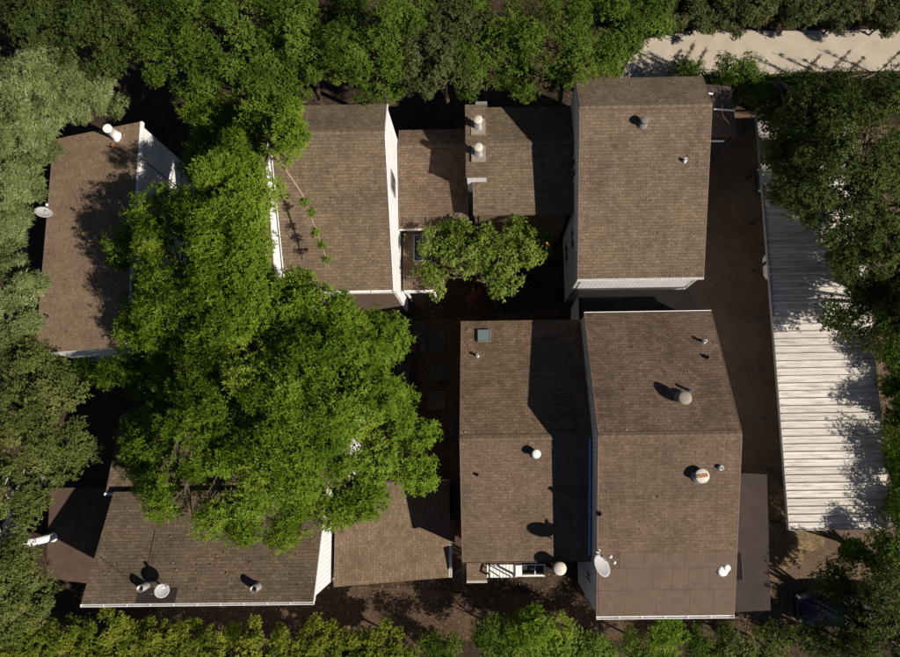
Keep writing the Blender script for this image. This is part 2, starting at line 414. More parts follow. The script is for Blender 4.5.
def house(name, label, x0, x1, yn, zn, yr, zr, ys, zs, matN, matS, wallm, rakem, cat='house', walls='NSEW', caps=True, gut=0.13, ov=0.08, drop=0.15, gm=None):
    """two-slope house, ridge east-west"""
    root = empty(name, ((x0 + x1) / 2, (yn + ys) / 2, 0), label, cat)
    roof = empty('roof', (0, 0, 0)); roof.parent = root
    slope('roof_slope', (x1, yn, zn), (x0, yn, zn), (x0, yr, zr), (x1, yr, zr), matN, roof)
    slope('roof_slope', (x0, ys, zs), (x1, ys, zs), (x1, yr, zr), (x0, yr, zr), matS, roof)
    if caps: ridgecap(x0, x1, yr, zr, (zr - zn) / (yn - yr), (zr - zs) / (yr - ys), roof, matS)
    rake(x0, [(yn, zn), (yr, zr), (ys, zs)], -1, roof, rakem); rake(x1, [(yn, zn), (yr, zr), (ys, zs)], 1, roof, rakem)
    if gut: gutter(x0 - 0.03, x1 + 0.03, ys, zs - 0.01, -1, roof, gm, w=gut)
    wm = wallm if isinstance(wallm, dict) else {k: wallm for k in 'NSEW'}
    a, b = yn - ov, ys + ov
    def zz(y): return (zr + (y - yr) * (zn - zr) / (yn - yr) if y > yr else zr + (y - yr) * (zs - zr) / (ys - yr)) - drop + 0.03
    sr = (a - yr) / (a - b)
    if 'W' in walls: wall((x0 + .012, a), (x0 + .012, b), [(0, zz(a)), (sr, zz(yr)), (1, zz(b))], wm['W'], root, (1, 0))
    if 'E' in walls: wall((x1 - .012, b), (x1 - .012, a), [(0, zz(b)), (1 - sr, zz(yr)), (1, zz(a))], wm['E'], root, (-1, 0))
    if 'S' in walls: wall((x0 + ov + 0.15, b), (x1 - ov - 0.15, b), [(0, zz(b)), (1, zz(b))], wm['S'], root, (0, 1))
    if 'N' in walls: wall((x1 - ov - 0.15, a), (x0 + ov + 0.15, a), [(0, zz(a)), (1, zz(a))], wm['N'], root, (0, -1))
    zf = lambda x, y: zr + (y - yr) * ((zn - zr) / (yn - yr) if y > yr else (zs - zr) / (ys - yr))
    return root, roof, zf

# --- upper right house
R1, R1r, R1z = house('townhouse', 'tall brown shingled townhouse beside the pale road, dark timber balcony on its side',
    4.17, 9.97, 16.3, 7.8, 14.4, 8.85, 7.2, 6.1, SH1, SH1, {'W': GREY, 'S': WHITE, 'E': GREY, 'N': WHITE}, BTRIM, gut=0.08)
for y, zc, h in ((9.6, 4.6, 1.3), (12.6, 6.2, 1.0), (9.6, 1.8, 1.4)):
    window(R1, (4.182, y, zc), (0, -1, 0), 1.1, h, (-1, 0, 0))
# terracotta tiled balcony floor: every tile is a piece
bk = empty('balcony_floor', (0, 0, 0)); bk.parent = R1
me = None
TILE = plain('terracotta_tile', (0.40, 0.23, 0.13), 0.85, 0.3, 5, bump=0.2)
for i in range(4):
    for k in range(13):
        x = 10.08 + i * 0.21; y = 13.56 + k * 0.21
        if me is None:
            m1 = MB(); m1.box(-0.095, 0.095, -0.095, 0.095, 0, 0.03); o = m1.build('tile', TILE); me = o.data
        else:
            o = bpy.data.objects.new('tile', me); COL.objects.link(o)
        o.parent = bk; o.location = Vector((x, y, 4.6)) - parent_world(bk)
mb = MB(); mb.box(9.96, 10.86, 13.42, 16.25, 4.4, 4.598); mb.build('slab', CONC, bk)
mb = MB(); mb.box(9.96, 10.88, 13.36, 13.415, 4.35, 4.66); mb.build('fascia', TRIM, bk)

# --- lower right house with steep dark skirt on its north side
R2, R2r, R2z = house('townhouse', 'tallest brown shingled townhouse with white gutter, round capped vents and a black flat strip roof',
    4.40, 10.20, 5.60, 6.15, 0.0, 9.05, -7.62, 6.6, SH, SHS, {'W': GREY, 'S': WHITE, 'E': GREY, 'N': WHITE}, BTRIM, ov=0.08)
MEMB = plain('black_membrane', (0.014, 0.012, 0.012), 0.95, 0.2, 2.0, spec=0.1)
mb = MB(); mb.hexa([(4.42, 5.66, 3.96), (10.4, 5.66, 3.96), (10.35, 7.06, 3.96), (4.42, 7.06, 3.96)], [(4.42, 5.66, 4.1), (10.4, 5.66, 4.1), (10.35, 7.06, 4.1), (4.42, 7.06, 4.1)]); mb.build('flat_strip_roof', MEMB, R2r)
wall((10.1, 6.95), (4.5, 6.95), [(0, 3.95), (1, 3.95)], WHITE, R2, (0, -1))
wall((4.5, 6.8), (4.5, 5.54), [(0, 3.95), (1, 3.95)], WHITE, R2, (1, 0)); wall((10.1, 5.54), (10.1, 6.8), [(0, 3.95), (1, 3.95)], WHITE, R2, (-1, 0))
mb = MB(); mb.box(4.38, 10.22, 5.61, 5.638, 6.06, 6.165); mb.build('drip_edge', TRIM, R2r)
for y, zc, h, w in ((-5.2, 4.2, 2.0, 0.55), (-6.4, 4.4, 1.7, 0.5), (-5.6, 1.5, 1.2, 0.9)):
    window(R2, (4.412, y, zc), (0, -1, 0), w, h, (-1, 0, 0))
# rolled roofing sheets at the foot of the south slope
rr = empty('rolled_roofing', (0, 0, 0)); rr.parent = R2r
def roofline(py): return on(660, py, R2z)[1]
rows = [(552.5, 568, [4.50 + 0.82, 6.35, 7.15, 8.05, 8.9, 10.16]), (568, 590, [4.44, 5.65, 6.72, 7.55, 8.23, 9.12, 10.16]), (590, 614.5, [4.44, 5.55, 6.9, 8.3, 9.3, 10.16])]
for ra, rb, xs in rows:
    ya, yb = roofline(ra), roofline(rb)
    for k in range(len(xs) - 1):
        a, b = xs[k] + 0.004, xs[k + 1] - 0.004; lift = random.uniform(0.010, 0.015); j = random.uniform(-0.012, 0.012)
        q = [(a, yb + 0.008), (b, yb + 0.008 + j * .4), (b, ya - 0.008), (a, ya - 0.008 + j * .4)]
        m1 = MB(); m1.hexa([(x, y, R2z(x, y) + 0.002) for x, y in q], [(x, y, R2z(x, y) + lift) for x, y in q])
        m1.build('roofing_sheet', ROLL, rr)

# --- middle lower wing
L2, L2r, L2z = house('wing_house', 'lower brown shingled wing with square skylight against the tallest townhouse',
    -1.34, 4.36, 5.55, 4.6, -0.05, 7.1, -5.5, 5.45, SH3, SHS, BTRIM, BTRIM, walls='NSW', gut=0.07, gm=BTRIM)
BLUE = plain('blue_strip', (0.30, 0.46, 0.85), 0.6, 0.1, 4)
q_ = [(4.27, -5.3), (4.33, -5.3), (4.33, -0.1), (4.27, -0.1)]
mb = MB(); mb.hexa([(x, y, L2z(x, y) - .02) for x, y in q_], [(x, y, L2z(x, y) + .09) for x, y in q_]); mb.build('blue_flashing', BLUE, L2r)
# --- upper middle wing with chimney chase
M1, M1r, M1z = house('wing_house', 'lower brown shingled wing with two metal chimneys on a raised chase',
    -0.66, 4.14, 16.05, 5.6, 13.85, 6.35, 10.68, 5.35, SH2, SH2, BTRIM, BTRIM, walls='NSW', gut=0.06, gm=BTRIM)
# --- small roof between white gable and chase
M0, M0r, M0z = house('link_house', 'small brown shingled link roof between white gable wall and chimney chase',
    -4.40, -0.98, 15.45, 4.5, 14.4, 4.95, 10.35, 4.2, SH, SH, BTRIM, BTRIM, walls='NS', gut=0.06)
# --- upper left house
UL, ULr, ULz = house('townhouse', 'brown shingled townhouse with tall white gable wall, partly under the big bright tree',
    -9.50, -4.46, 14.9, 8.45, 13.3, 9.1, 6.85, 6.0, SH2, SH1, {'W': WHITE, 'E': WHITE, 'N': BTRIM, 'S': BTRIM}, TRIM)
mb = MB(); mb.box(-9.5, -4.3, 6.86, 6.90, 5.70, 5.86); mb.build('fascia', TRIM, ULr)
window(UL, (-4.472, 11.9, 6.4), (0, 1, 0), 0.9, 1.5, (1, 0, 0), METAL)
# --- hidden neighbour whose white wall rises above it
UC, UCr, UCz = house('wall_bay', 'narrow white wall bay almost hidden below the big bright tree',
    -10.15, -9.62, 14.3, 8.9, 13.2, 9.6, 6.9, 7.2, SH, SH, WHITE, TRIM)

# --- porch east of the white gable
pr = empty('porch', (-3.6, 9.0, 0), 'small brown porch roof with white front gutter at the foot of the white gable', 'porch')
slope('roof_slope', (-4.34, 7.4, 3.3), (-2.75, 7.4, 3.3), (-2.75, 10.4, 3.42), (-4.34, 10.4, 3.42), SHR, pr)
gutter(-4.3, -2.72, 7.4, 3.29, -1, pr)
for x in (-4.25, -2.85):
    for y in (7.5, 10.2):
        mb = MB(); mb.box(x - .05, x + .05, y - .05, y + .05, 0, 3.2); mb.build('post', TRIM, pr)
mb = MB(); mb.box(-3.75, -2.9, 8.9, 10.2, 3.37, 3.47); sk0 = mb.build('skylight', GLASS, pr)
for a in ((-3.8, -3.75, 8.85, 10.25), (-2.9, -2.85, 8.85, 10.25), (-3.75, -2.9, 8.85, 8.9), (-3.75, -2.9, 10.2, 10.25), (-3.345, -3.305, 8.9, 10.2)):
    mb = MB(); mb.box(*a, 3.36, 3.50); mb.build('frame', METAL, sk0)

# --- chimney chase (part of the wing)
ch = empty('chimney_chase', (0, 0, 0)); ch.parent = M1
mb = MB(); mb.box(-0.96, -0.02, 12.15, 15.6, 0, 6.50); mb.build('chase_wall', BTRIM, ch)
wall((-0.955, 12.135), (-0.025, 12.135), [(0, 6.49), (1, 6.49)], siding('chase_siding', (0.78, 0.76, 0.76), 0.1, 0.4), ch, (0, 1), 0.01)
s_ = slope('chase_cap', (-1.0, 12.1, 6.55), (0.02, 12.1, 6.55), (0.02, 15.65, 6.72), (-1.0, 15.65, 6.72), SHD, ch, 0.1)
mb = MB(); mb.box(-0.5, 0.05, 15.66, 15.85, 6.3, 6.62); mb.build('flue_box', METAL, ch)

def round_vent(parent, p, r, h, mat, capmat, name='chimney', cap=True):
    p = Vector(p)
    mb = MB(); mb.lathe([(r * 1.35, -0.12), (r * 1.35, 0.03), (r * 0.92, 0.05), (r * 0.88, h * 0.72)], p)
    o = mb.build(name, mat, parent)
    if cap:
        mb = MB(); mb.lathe([(r * 0.8, h * 0.72), (r * 1.10, h * 0.76), (r * 1.12, h * 0.95), (r * 1.02, h * 0.985), (r * 0.25, h * 1.0)], p, n=22)
        mb.build('cap', capmat, o)
        for k in range(3):
            t = k * 2.1; a = p + Vector((math.cos(t) * r * 0.95, math.sin(t) * r * 0.95, h * 0.55))
            mb = MB(); mb.bar(a, a + Vector((0, 0, h * 0.3)), 0.02, 0.02); mb.build('strap', METAL, o)
    return o
for y in (14.55, 13.2):
    round_vent(ch, (-0.38, y, 6.66), 0.19, 0.85, METAL, CREAM)
    mb = MB(); mb.box(-0.72, -0.04, y - 0.40, y + 0.40, 6.5, 6.70); mb.build('flashing', CAPM, ch)

# roof furniture, each a part of its roof
def pipe_vent(parent, p, r, h, mat, name='vent_pipe', hollow=True):
    p = Vector(p); mb = MB()
    if hollow: mb.lathe([(r * 1.35, -0.06), (r * 1.3, 0.03), (r, 0.06), (r, h), (r * 0.86, h), (r * 0.84, h * 0.1)], p, n=16)
    else: mb.lathe([(r * 1.7, -0.06), (r * 1.6, 0.03), (r, 0.06), (r, h)], p, n=14)
    return mb.build(name, mat, parent)
def put(px, py, zf, top): # foot of an upright thing whose top, `top` metres up, shows at the pixel
    q = on(px, py, lambda x, y: zf(x, y) + top); return (q[0], q[1], zf(q[0], q[1]))
round_vent(R1r, put(645, 119, R1z, .5), 0.17, 0.5, VENTM, VENTM, 'roof_vent')
pipe_vent(R1r, put(686, 159, R1z, .25), 0.07, 0.25, TRIM)
round_vent(R2r, put(685.5, 398, R2z, .55), 0.25, 0.55, CAPM, CAPM, 'roof_vent')
pipe_vent(R2r, put(692, 390, R2z, .35), 0.06, 0.35, METAL)
pipe_vent(R2r, put(706, 341, R2z, .3), 0.07, 0.3, TRIM)
pipe_vent(R2r, put(707.5, 357, R2z, .12), 0.08, 0.12, BLACK)
v_ = round_vent(R2r, put(702.5, 476, R2z, .42), 0.26, 0.42, METAL, CREAM, 'roof_vent')
p_ = Vector(put(702.5, 476, R2z, .42)); mb = MB(); mb.bar(p_ + Vector((-.24, -.02, .43)), p_ + Vector((.22, .03, .43)), .13, .03); mb.build('rust_patch', RUST, v_)
pipe_vent(R2r, put(722, 468, R2z, .2), 0.09, 0.2, TRIM)
pipe_vent(R2r, put(599.5, 514, R2z, .2), 0.09, 0.2, BLACK)
pipe_vent(R2r, put(598.5, 553, R2z, .35), 0.09, 0.35, CREAM, hollow=False)
# white sealed cap, two overlapping domes
c = on(722.5, 571, R2z); mb = MB(); mb.lathe([(.22, -.05), (.22, .05), (.17, .09), (.05, .11)], c, n=16); mb.lathe([(.15, -.05), (.15, .06), (.1, .1)], (c[0] + .17, c[1] + .13, c[2] + .04), n=14)
mb.build('sealed_cap', TRIM, R2r, weld=False)
round_vent(L2r, put(536.5, 454, L2z, .5), 0.17, 0.5, METAL, TRIM, 'roof_vent')
pipe_vent(L2r, put(477.5, 355.5, L2z, .25), 0.06, 0.25, TRIM)
pipe_vent(L2r, put(477, 475, L2z, .15), 0.06, 0.15, BLACK)
c = on(484.3, 336, L2z); zf = L2z
def on_slab(x0, x1, y0, y1, d0, d1, zf):
    q = [(x0, y0), (x1, y0), (x1, y1), (x0, y1)]; mb = MB()
    return mb.hexa([(x, y, zf(x, y) + d0) for x, y in q], [(x, y, zf(x, y) + d1) for x, y in q])
x, y = c[0], c[1]
PANE = plain('skylight_glass', (0.16, 0.22, 0.22), 0.06, 0.1, 2, spec=0.9)
skl = on_slab(x - .25, x + .25, y - .25, y + .25, .01, .11, L2z).build('skylight', PANE, L2r)
for a in ((x - .31, x - .25, y - .31, y + .31), (x + .25, x + .31, y - .31, y + .31), (x - .25, x + .25, y - .31, y - .25), (x - .25, x + .25, y + .25, y + .31)):
    on_slab(*a, .0, .13, L2z).build('frame', METAL, skl)

# --- left house: shed rising to the east
WX0, WX1, WYN, WYS, WZ0, WZ1 = -21.95, -16.62, 15.2, 4.3, 4.7, 6.5
Wz = lambda x, y: WZ0 + (x - WX0) * (WZ1 - WZ0) / (WX1 - WX0)
WH = empty('shed_roof_house', (-19.3, 9.8, 0), 'brown shingled house with tall white flue pipe and white end walls', 'house')
Wr = empty('roof', (0, 0, 0)); Wr.parent = WH
slope('roof_slope', (WX0, WYN, WZ0), (WX0, WYS, WZ0), (WX1, WYS, WZ1), (WX1, WYN, WZ1), SHL, Wr)
wall((WX1 - .06, WYS + .08), (WX1 - .06, WYN - .08), [(0, WZ1 - .13), (1, WZ1 - .13)], WHITE, WH, (-1, 0))
wall((WX0 + .1, WYS + .08), (WX1 - .22, WYS + .08), [(0, WZ0 - .1), (1, WZ1 - .2)], WHITE, WH, (0, 1))
wall((WX1 - .22, WYN - .08), (WX0 + .1, WYN - .08), [(0, WZ1 - .2), (1, WZ0 - .1)], WHITE, WH, (0, -1))
wall((WX0 + .1, WYN - .24), (WX0 + .1, WYS + .24), [(0, WZ0 - .1), (1, WZ0 - .1)], WHITE, WH, (1, 0))
mb = MB(); mb.box(WX1 + .002, WX1 + .12, WYS, WYN, WZ1 - .16, WZ1 + .02); mb.build('drip_edge', TRIM, Wr)
# the upright white flue
q = on(107, 128, lambda x, y: Wz(x, y) + 0.95); b0 = Vector((q[0], q[1], Wz(q[0], q[1])))
mb = MB(); mb.lathe([(.27, -.1), (.27, .03), (.21, .08), (.20, .86), (.215, .87), (.215, .95), (.19, .96)], b0, n=22); fl = mb.build('flue_pipe', TRIM, Wr)
mb = MB(); mb.lathe([(.206, .68), (.206, .71)], b0, n=22); mb.build('seam_band', METAL, fl)
mb = MB(); mb.box(b0.x - .3, b0.x - .12, b0.y - .55, b0.y - .3, b0.z - .1, b0.z - .03); mb.build('rust_flashing', RUST, Wr)
for px, py in ((73, 209), (46, 316)):
    pipe_vent(Wr, put(px, py, Wz, .12), 0.06, 0.12, BLACK)

# --- lower left house: shed rising to the south
SX0, SX1, SYN, SYS, SZN, SZS = -17.15, -7.46, -2.24, -6.66, 5.7, 7.7
SWz = lambda x, y: SZN + (SYN - y) * (SZS - SZN) / (SYN - SYS)
SW = empty('shed_roof_house', (-12.2, -4.4, 0), 'dark brown shingled house with long white gutter and open roof pipes', 'house')
Sr = empty('roof', (0, 0, 0)); Sr.parent = SW
slope('roof_slope', (SX1, SYN, SZN), (SX0, SYN, SZN), (SX0, SYS, SZS), (SX1, SYS, SZS), SHD, Sr)
wall((SX0 + .1, SYN - .1), (SX0 + .1, SYS + .1), [(0, SZN - .1), (1, SZS - .2)], WHITE, SW, (1, 0))
wall((SX1 - .08, SYS + .1), (SX1 - .08, SYN - .1), [(0, SZS - .2), (1, SZN - .1)], WHITE, SW, (-1, 0))
wall((SX0 + .25, SYS + .1), (SX1 - .23, SYS + .1), [(0, SZS - .2), (1, SZS - .2)], WHITE, SW, (0, 1))
wall((SX1 - .23, SYN - .1), (SX0 + .25, SYN - .1), [(0, SZN - .1), (1, SZN - .1)], WHITE, SW, (0, -1))
gutter(SX0 - .02, SX1 + .02, SYS, SZS + .0, -1, Sr, w=0.11)
rake(SX1, [(SYN, SZN), (SYS, SZS)], 1, Sr, TRIM)
# lower northern part below the tree
slope('roof_slope', (-6.6, 1.3, 4.5), (-17.7, 1.3, 4.5), (-17.7, -2.25, 5.35), (-6.6, -2.25, 5.35), SHD, Sr)
wall((-6.68, -2.0), (-6.68, 1.2), [(0, 5.15), (1, 4.4)], WHITE, SW, (-1, 0)); wall((-17.5, 1.2), (-17.5, -2.1), [(0, 4.4), (1, 5.15)], WHITE, SW, (1, 0))
mb = MB(); mb.box(-17.75, -17.05, -2.42, -2.30, 5.25, 5.38); mb.build('gutter', TRIM, Sr)
for px, py in ((140, 589), (253.5, 589.5)):
    pipe_vent(Sr, put(px, py, SWz, .45), 0.15, 0.45, METAL)
pipe_vent(Sr, put(211, 529, SWz, .2), 0.08, 0.2, TRIM)
a = on(137, 598, SWz); b = on(176, 598, SWz)
on_slab(a[0], b[0], SYS + .03, a[1] + .35, .003, .02, SWz).build('dark_patch', DROOF, Sr)

lt = empty('lean_to', (-19.5, -4.5, 0), 'low plain brown lean-to roof under the olive conifer, standing white pipe on it', 'lean-to')
q1 = [at(46, 578, 3.4), at(90, 584, 3.4), at(118, 488, 3.4), at(50, 488, 3.4)]
mb = MB(); mb.hexa([(p[0], p[1], 3.3) for p in q1], [(p[0], p[1], 3.4) for p in q1]); mb.build('roof', LEANM, lt)
for p in (at(52, 572, 3.3), at(84, 578, 3.3), at(54, 494, 3.3)):
    mb = MB(); mb.box(p[0] - .06, p[0] + .06, p[1] - .06, p[1] + .06, 0, 3.29); mb.build('post', WOOD, lt)
q = at(53, 537.5, 3.4); mb = MB(); mb.lathe([(.24, -.02), (.2, .04), (.17, .06), (.17, 1.7), (.15, 1.72)], (q[0], q[1], 3.4), n=18); mb.build('standing_pipe', TRIM, lt)
# --- lower wing east of it, sloping down to the east
EX0, EX1, EYN, EYS, EZ0, EZ1 = -7.36, -2.14, -2.12, -6.75, 4.35, 2.4
SEz = lambda x, y: EZ0 + (x - EX0) * (EZ1 - EZ0) / (EX1 - EX0)
SE = empty('wing_house', (-4.7, -4.4, 0), 'low reddish brown shingled wing sloping away from tall white siding wall', 'house')
Er = empty('roof', (0, 0, 0)); Er.parent = SE
slope('roof_slope', (EX1, EYS, EZ1), (EX1, EYN, EZ1), (EX0, EYN, EZ0), (EX0, EYS, EZ0), SHR, Er)
wall((EX1 - .1, EYS + .1), (EX1 - .1, EYN - .1), [(0, EZ1 - .1), (1, EZ1 - .1)], WHITE, SE, (-1, 0))
wall((EX0 + .1, EYS + .1), (EX1 - .26, EYS + .1), [(0, EZ0 - .2), (1, EZ1 - .02)], WHITE, SE, (0, 1))
wall((EX1 - .26, EYN - .1), (EX0 + .1, EYN - .1), [(0, EZ1 - .02), (1, EZ0 - .2)], WHITE, SE, (0, -1))
gutter(EYS, EYS + 1.55, EX1, EZ1 - .01, 1, Er, axis='y')
slope('roof_slope', (EX1 + .28, EYS + 1.6, EZ1 - .12), (EX1 + .28, EYS + 2.7, EZ1 - .12), (EX1 + .01, EYS + 2.7, EZ1 - .01), (EX1 + .01, EYS + 1.6, EZ1 - .01), SHR, Er, .08)

# --- low dark flat roof beside the tallest townhouse
fr = empty('flat_roof_garage', (12, -5, 0), 'low flat dark roofed garage beside the tallest townhouse', 'garage')
mb = MB(); q0 = [(10.25, -1.8), (13.5, -2.0), (13.2, -8.35), (10.25, -8.45)]
mb.hexa([(x, y, 2.62) for x, y in q0][::-1], [(x, y, 2.8) for x, y in q0][::-1]); mb.build('roof', GROOF, fr)
mb = MB(); mb.box(10.3, 13.05, -8.2, -2.1, 0, 2.61); mb.build('wall', GREY, fr)
q = at(737, 567, 2.8)
mb = MB(); mb.box(q[0] - .3, q[0] + .22, q[1] - .6, q[1] + .6, 2.79, 2.86); ht = mb.build('hatch', MEMB, fr)
mb = MB(); mb.bar((q[0] + .24, q[1] - .62, 2.83), (q[0] + .24, q[1] + .62, 2.83), .03, .06); mb.build('hinge_rail', DARKM, ht)

# --- balcony of the upper right house
bal = empty('balcony', (11.4, 15.5, 0), 'dark flat balcony canopy with white beams and bracing beside the tall townhouse', 'balcony')
def pp_(px, py, z): return tuple(at(px, py, z))
mb = MB(); t_ = [at(703, 84, 5.3), at(731, 86, 5.3), at(737, 136, 5.3), at(710, 136, 5.3)]
mb.hexa([(p[0], p[1], 5.18) for p in t_][::-1], [(p[0], p[1], 5.3) for p in t_][::-1]); mb.build('canopy', CANO, bal)
for a, b in (((714, 109, 5.4), (735, 110.5, 5.4)), ((711, 141, 5.0), (724, 141, 5.0)), ((706, 93, 5.5), (713, 94, 5.5))):
    mb = MB(); mb.bar(at(*a), at(*b), .06, .08); mb.build('beam', TRIM, bal)
for a, b in (((722, 104, 5.4), (723, 116, 5.4)), ((723, 116, 5.42), (730, 124, 5.42)), ((724, 141, 5.0), (728, 136, 5.0))):
    mb = MB(); mb.bar(at(*a), at(*b), .04, .05); mb.build('brace', WOOD, bal)
for p in (at(733, 90, 5.1), at(736, 134, 5.1)):
    mb = MB(); mb.box(p[0] - .04, p[0] + .04, p[1] - .04, p[1] + .04, 0, 5.15); mb.build('post', DARKM, bal)

# --- carport of corrugated sheets
CX0, CX1, CYS, CYN, CZ = 14.40, 19.3, -4.62, 17.0, 2.75
cp = empty('carport', (16.9, 6.2, 0), 'long white corrugated metal carport roof beside the dark driveway', 'carport')
SHEET, nt, b, out = newmat('corrugated_sheet')
geo = N(nt, 'ShaderNodeNewGeometry')
mp = N(nt, 'ShaderNodeMapping'); mp.inputs['Scale'].default_value = (0.35, 3.0, 1); nt.links.new(geo.outputs['Position'], mp.inputs[0])
c = ramp(nt, noise(nt, mp.outputs[0], 2.2, 6, 0.7), [(0.30, (0.27, 0.23, 0.19)), (0.46, (0.54, 0.51, 0.47)), (0.7, (0.66, 0.63, 0.59))])
c2 = ramp(nt, noise(nt, geo.outputs['Position'], 5.0, 5, 0.75), [(0.62, g3(1.0)), (0.75, (0.62, 0.50, 0.40))])
oi = N(nt, 'ShaderNodeObjectInfo'); sv = ramp(nt, oi.outputs['Random'], [(0.0, (0.82, 0.80, 0.77)), (0.5, (0.95, 0.94, 0.93)), (1.0, (1.06, 1.05, 1.03))])
mp2 = N(nt, 'ShaderNodeMapping'); mp2.inputs['Scale'].default_value = (0.8, 9.0, 1); nt.links.new(geo.outputs['Position'], mp2.inputs[0])
gr = ramp(nt, noise(nt, mp2.outputs[0], 1.5, 5, 0.7), [(0.34, (0.72, 0.69, 0.66)), (0.50, g3(1.0))])
c = mixc(nt, 1.0, c, sv, 'MULTIPLY'); c = mixc(nt, 0.75, c, gr, 'MULTIPLY')
nt.links.new(mixc(nt, 1.0, c, c2, 'MULTIPLY'), b.inputs['Base Color']); b.inputs['Roughness'].default_value = 0.6; b.inputs['Metallic'].default_value = 0.1
FIBRE, nt, b, out = newmat('fibreglass_sheet')
b.inputs['Base Color'].default_value = (0.56, 0.53, 0.48, 1)
tr = N(nt, 'ShaderNodeBsdfTranslucent'); tr.inputs['Color'].default_value = (0.80, 0.74, 0.42, 1)
mx = N(nt, 'ShaderNodeMixShader'); mx.inputs[0].default_value = 0.35
nt.links.new(b.outputs[0], mx.inputs[1]); nt.links.new(tr.outputs[0], mx.inputs[2]); nt.links.new(mx.outputs[0], out.inputs[0])
pitch = 0.375; nsh = int((CYN - CYS) / (2 * pitch))
mb = MB(); prof = []
for r in range(2):
    o0 = r * pitch; prof += [(o0, 0), (o0 + .145, 0), (o0 + .15, .02), (o0 + .17, .02), (o0 + .175, 0), (o0 + .275, 0), (o0 + .285, .10), (o0 + .315, .10), (o0 + .365, 0)]
prof.append((2 * pitch + .02, 0.004))
LX = CX1 - CX0
for (ya, za), (yb, zb) in zip(prof[:-1], prof[1:]):
    mb.face([(0, ya, za), (LX, ya, za + .14), (LX, yb, zb + .14), (0, yb, zb)])
sheet0 = None
FIB = set()
for k in range(nsh):
    if sheet0 is None:
        sheet0 = o = mb.build('roof_sheet', SHEET)
        m2 = o.data.copy(); m2.materials.clear(); m2.materials.append(FIBRE)
    else:
        o = bpy.data.objects.new('roof_sheet', m2 if k in FIB else sheet0.data); COL.objects.link(o)
    o.parent = cp; o.location = Vector((CX0 + random.uniform(-.02, .02), CYS + k * 2 * pitch, CZ + random.uniform(0, .006))) - Vector(cp.location)
mb = MB(); mb.box(CX0 - .05, CX0 - .025, CYS - .02, CYN, CZ - .15, CZ + .11); mb.build('edge_trim', METAL, cp)
mb = MB(); mb.box(CX0 - .02, CX1, CYS - .05, CYS - .015, CZ - .15, CZ + .09); mb.build('edge_trim', METAL, cp)
for k in range(9):
    y = CYS + .1 + k * (CYN - CYS - .2) / 8
    for x in (CX0 + .2, CX1 - .2):
        mb = MB(); mb.box(x - .06, x + .06, y - .06, y + .06, 0, CZ - .06); mb.build('post', DARKM, cp)
    mb = MB(); mb.box(CX0, CX1, y - .05, y + .05, CZ - .06, CZ - .012); mb.build('rafter', DARKM, cp)

# --- things at the south eave of the middle wing
def P3(px, py, z): return Vector(at(px, py, z))
st = empty('entry_stair', tuple(P3(500, 572, 0)), 'white timber entry stair and landing with dark rails under the wing eave', 'stair')
a = P3(487, 565, 3.2); b = P3(516, 577.5, 3.2)
me = None; nn = 9
for k in range(nn):
    xa = a.x + (b.x - a.x) * k / nn; xb = a.x + (b.x - a.x) * (k + 1) / nn - .02
    mb = MB(); mb.box(xa, xb, b.y, a.y, 3.15, 3.2); mb.build('deck_board', TRIM, st)
for s, e in (((489, 565, 3.9), (511, 577, 3.9)), ((489, 570, 3.9), (500, 577, 3.9)), ((489, 565, 3.9), (489, 577, 3.9)), ((514, 565, 3.9), (514, 577, 3.9))):
    mb = MB(); mb.bar(P3(*s), P3(*e), .05, .07); mb.build('rail', DARKM, st)
for px, py in ((489, 577), (514, 577), (489, 566)):
    p = P3(px, py, 3.9); mb = MB(); mb.box(p.x - .04, p.x + .04, p.y - .04, p.y + .04, 3.0, 3.9); mb.build('post', DARKM, st)
for px, py in ((488, 577), (515, 577)):
    p = P3(px, py, 3.1); mb = MB(); mb.box(p.x - .06, p.x + .06, p.y + .05, p.y + .17, 0, 3.14); mb.build('leg', TRIM, st)
pq = empty('porch', tuple(P3(476, 572, 0)), 'tiny brown shingled porch roof beside the white entry stair', 'porch')
a = P3(466.5, 563.5, 3.6); b = P3(487, 581, 3.4)
slope('roof_slope', (a.x, b.y, 3.4), (b.x, b.y, 3.4), (b.x, a.y, 3.62), (a.x, a.y, 3.62), SHR, pq, .08)
gutter(a.x, b.x, b.y, 3.39, -1, pq, w=.09, h=.1)
for x in (a.x + .06, b.x - .06):
    mb = MB(); mb.box(x - .05, x + .05, b.y + .05, b.y + .15, 0, 3.3); mb.build('post', TRIM, pq)
sg = empty('screen_frame', tuple(P3(531, 570, 0)), 'white framed dark opening with rail beside the entry stair', 'screen')
a = P3(515.5, 564.5, 3.3); b = P3(545.5, 576.5, 3.3); m_ = P3(522, 570, 3.3)
mb = MB(); mb.box(a.x, m_.x, b.y, a.y, 3.2, 3.3); mb.build('panel', TRIM, sg)
for q in ((m_.x + .01, b.x, b.y, b.y + .08), (m_.x + .01, b.x, a.y - .06, a.y), (b.x - .05, b.x, b.y + .085, a.y - .065), (m_.x + .6, m_.x + .64, b.y + .085, a.y - .065)):
    mb = MB(); mb.box(*q, 3.2, 3.32); mb.build('frame', TRIM, sg)
mb = MB(); mb.box(m_.x + .02, b.x - .055, b.y + .09, a.y - .07, 0.0, 3.0); mb.build('dark_mesh', BLACK, sg)
fp = empty('flue_stack', tuple(P3(560, 569, 6.2) * 1.0), 'tall round flue stack with pale cap beside the wing eave', 'flue')
p = P3(560, 569, 6.3); fp.location = (p.x, p.y, 0)
mb = MB(); mb.lathe([(.26, 0), (.26, 6.12), (.24, 6.13)], (p.x, p.y, 0), n=24); mb.build('pipe', DARKM, fp)
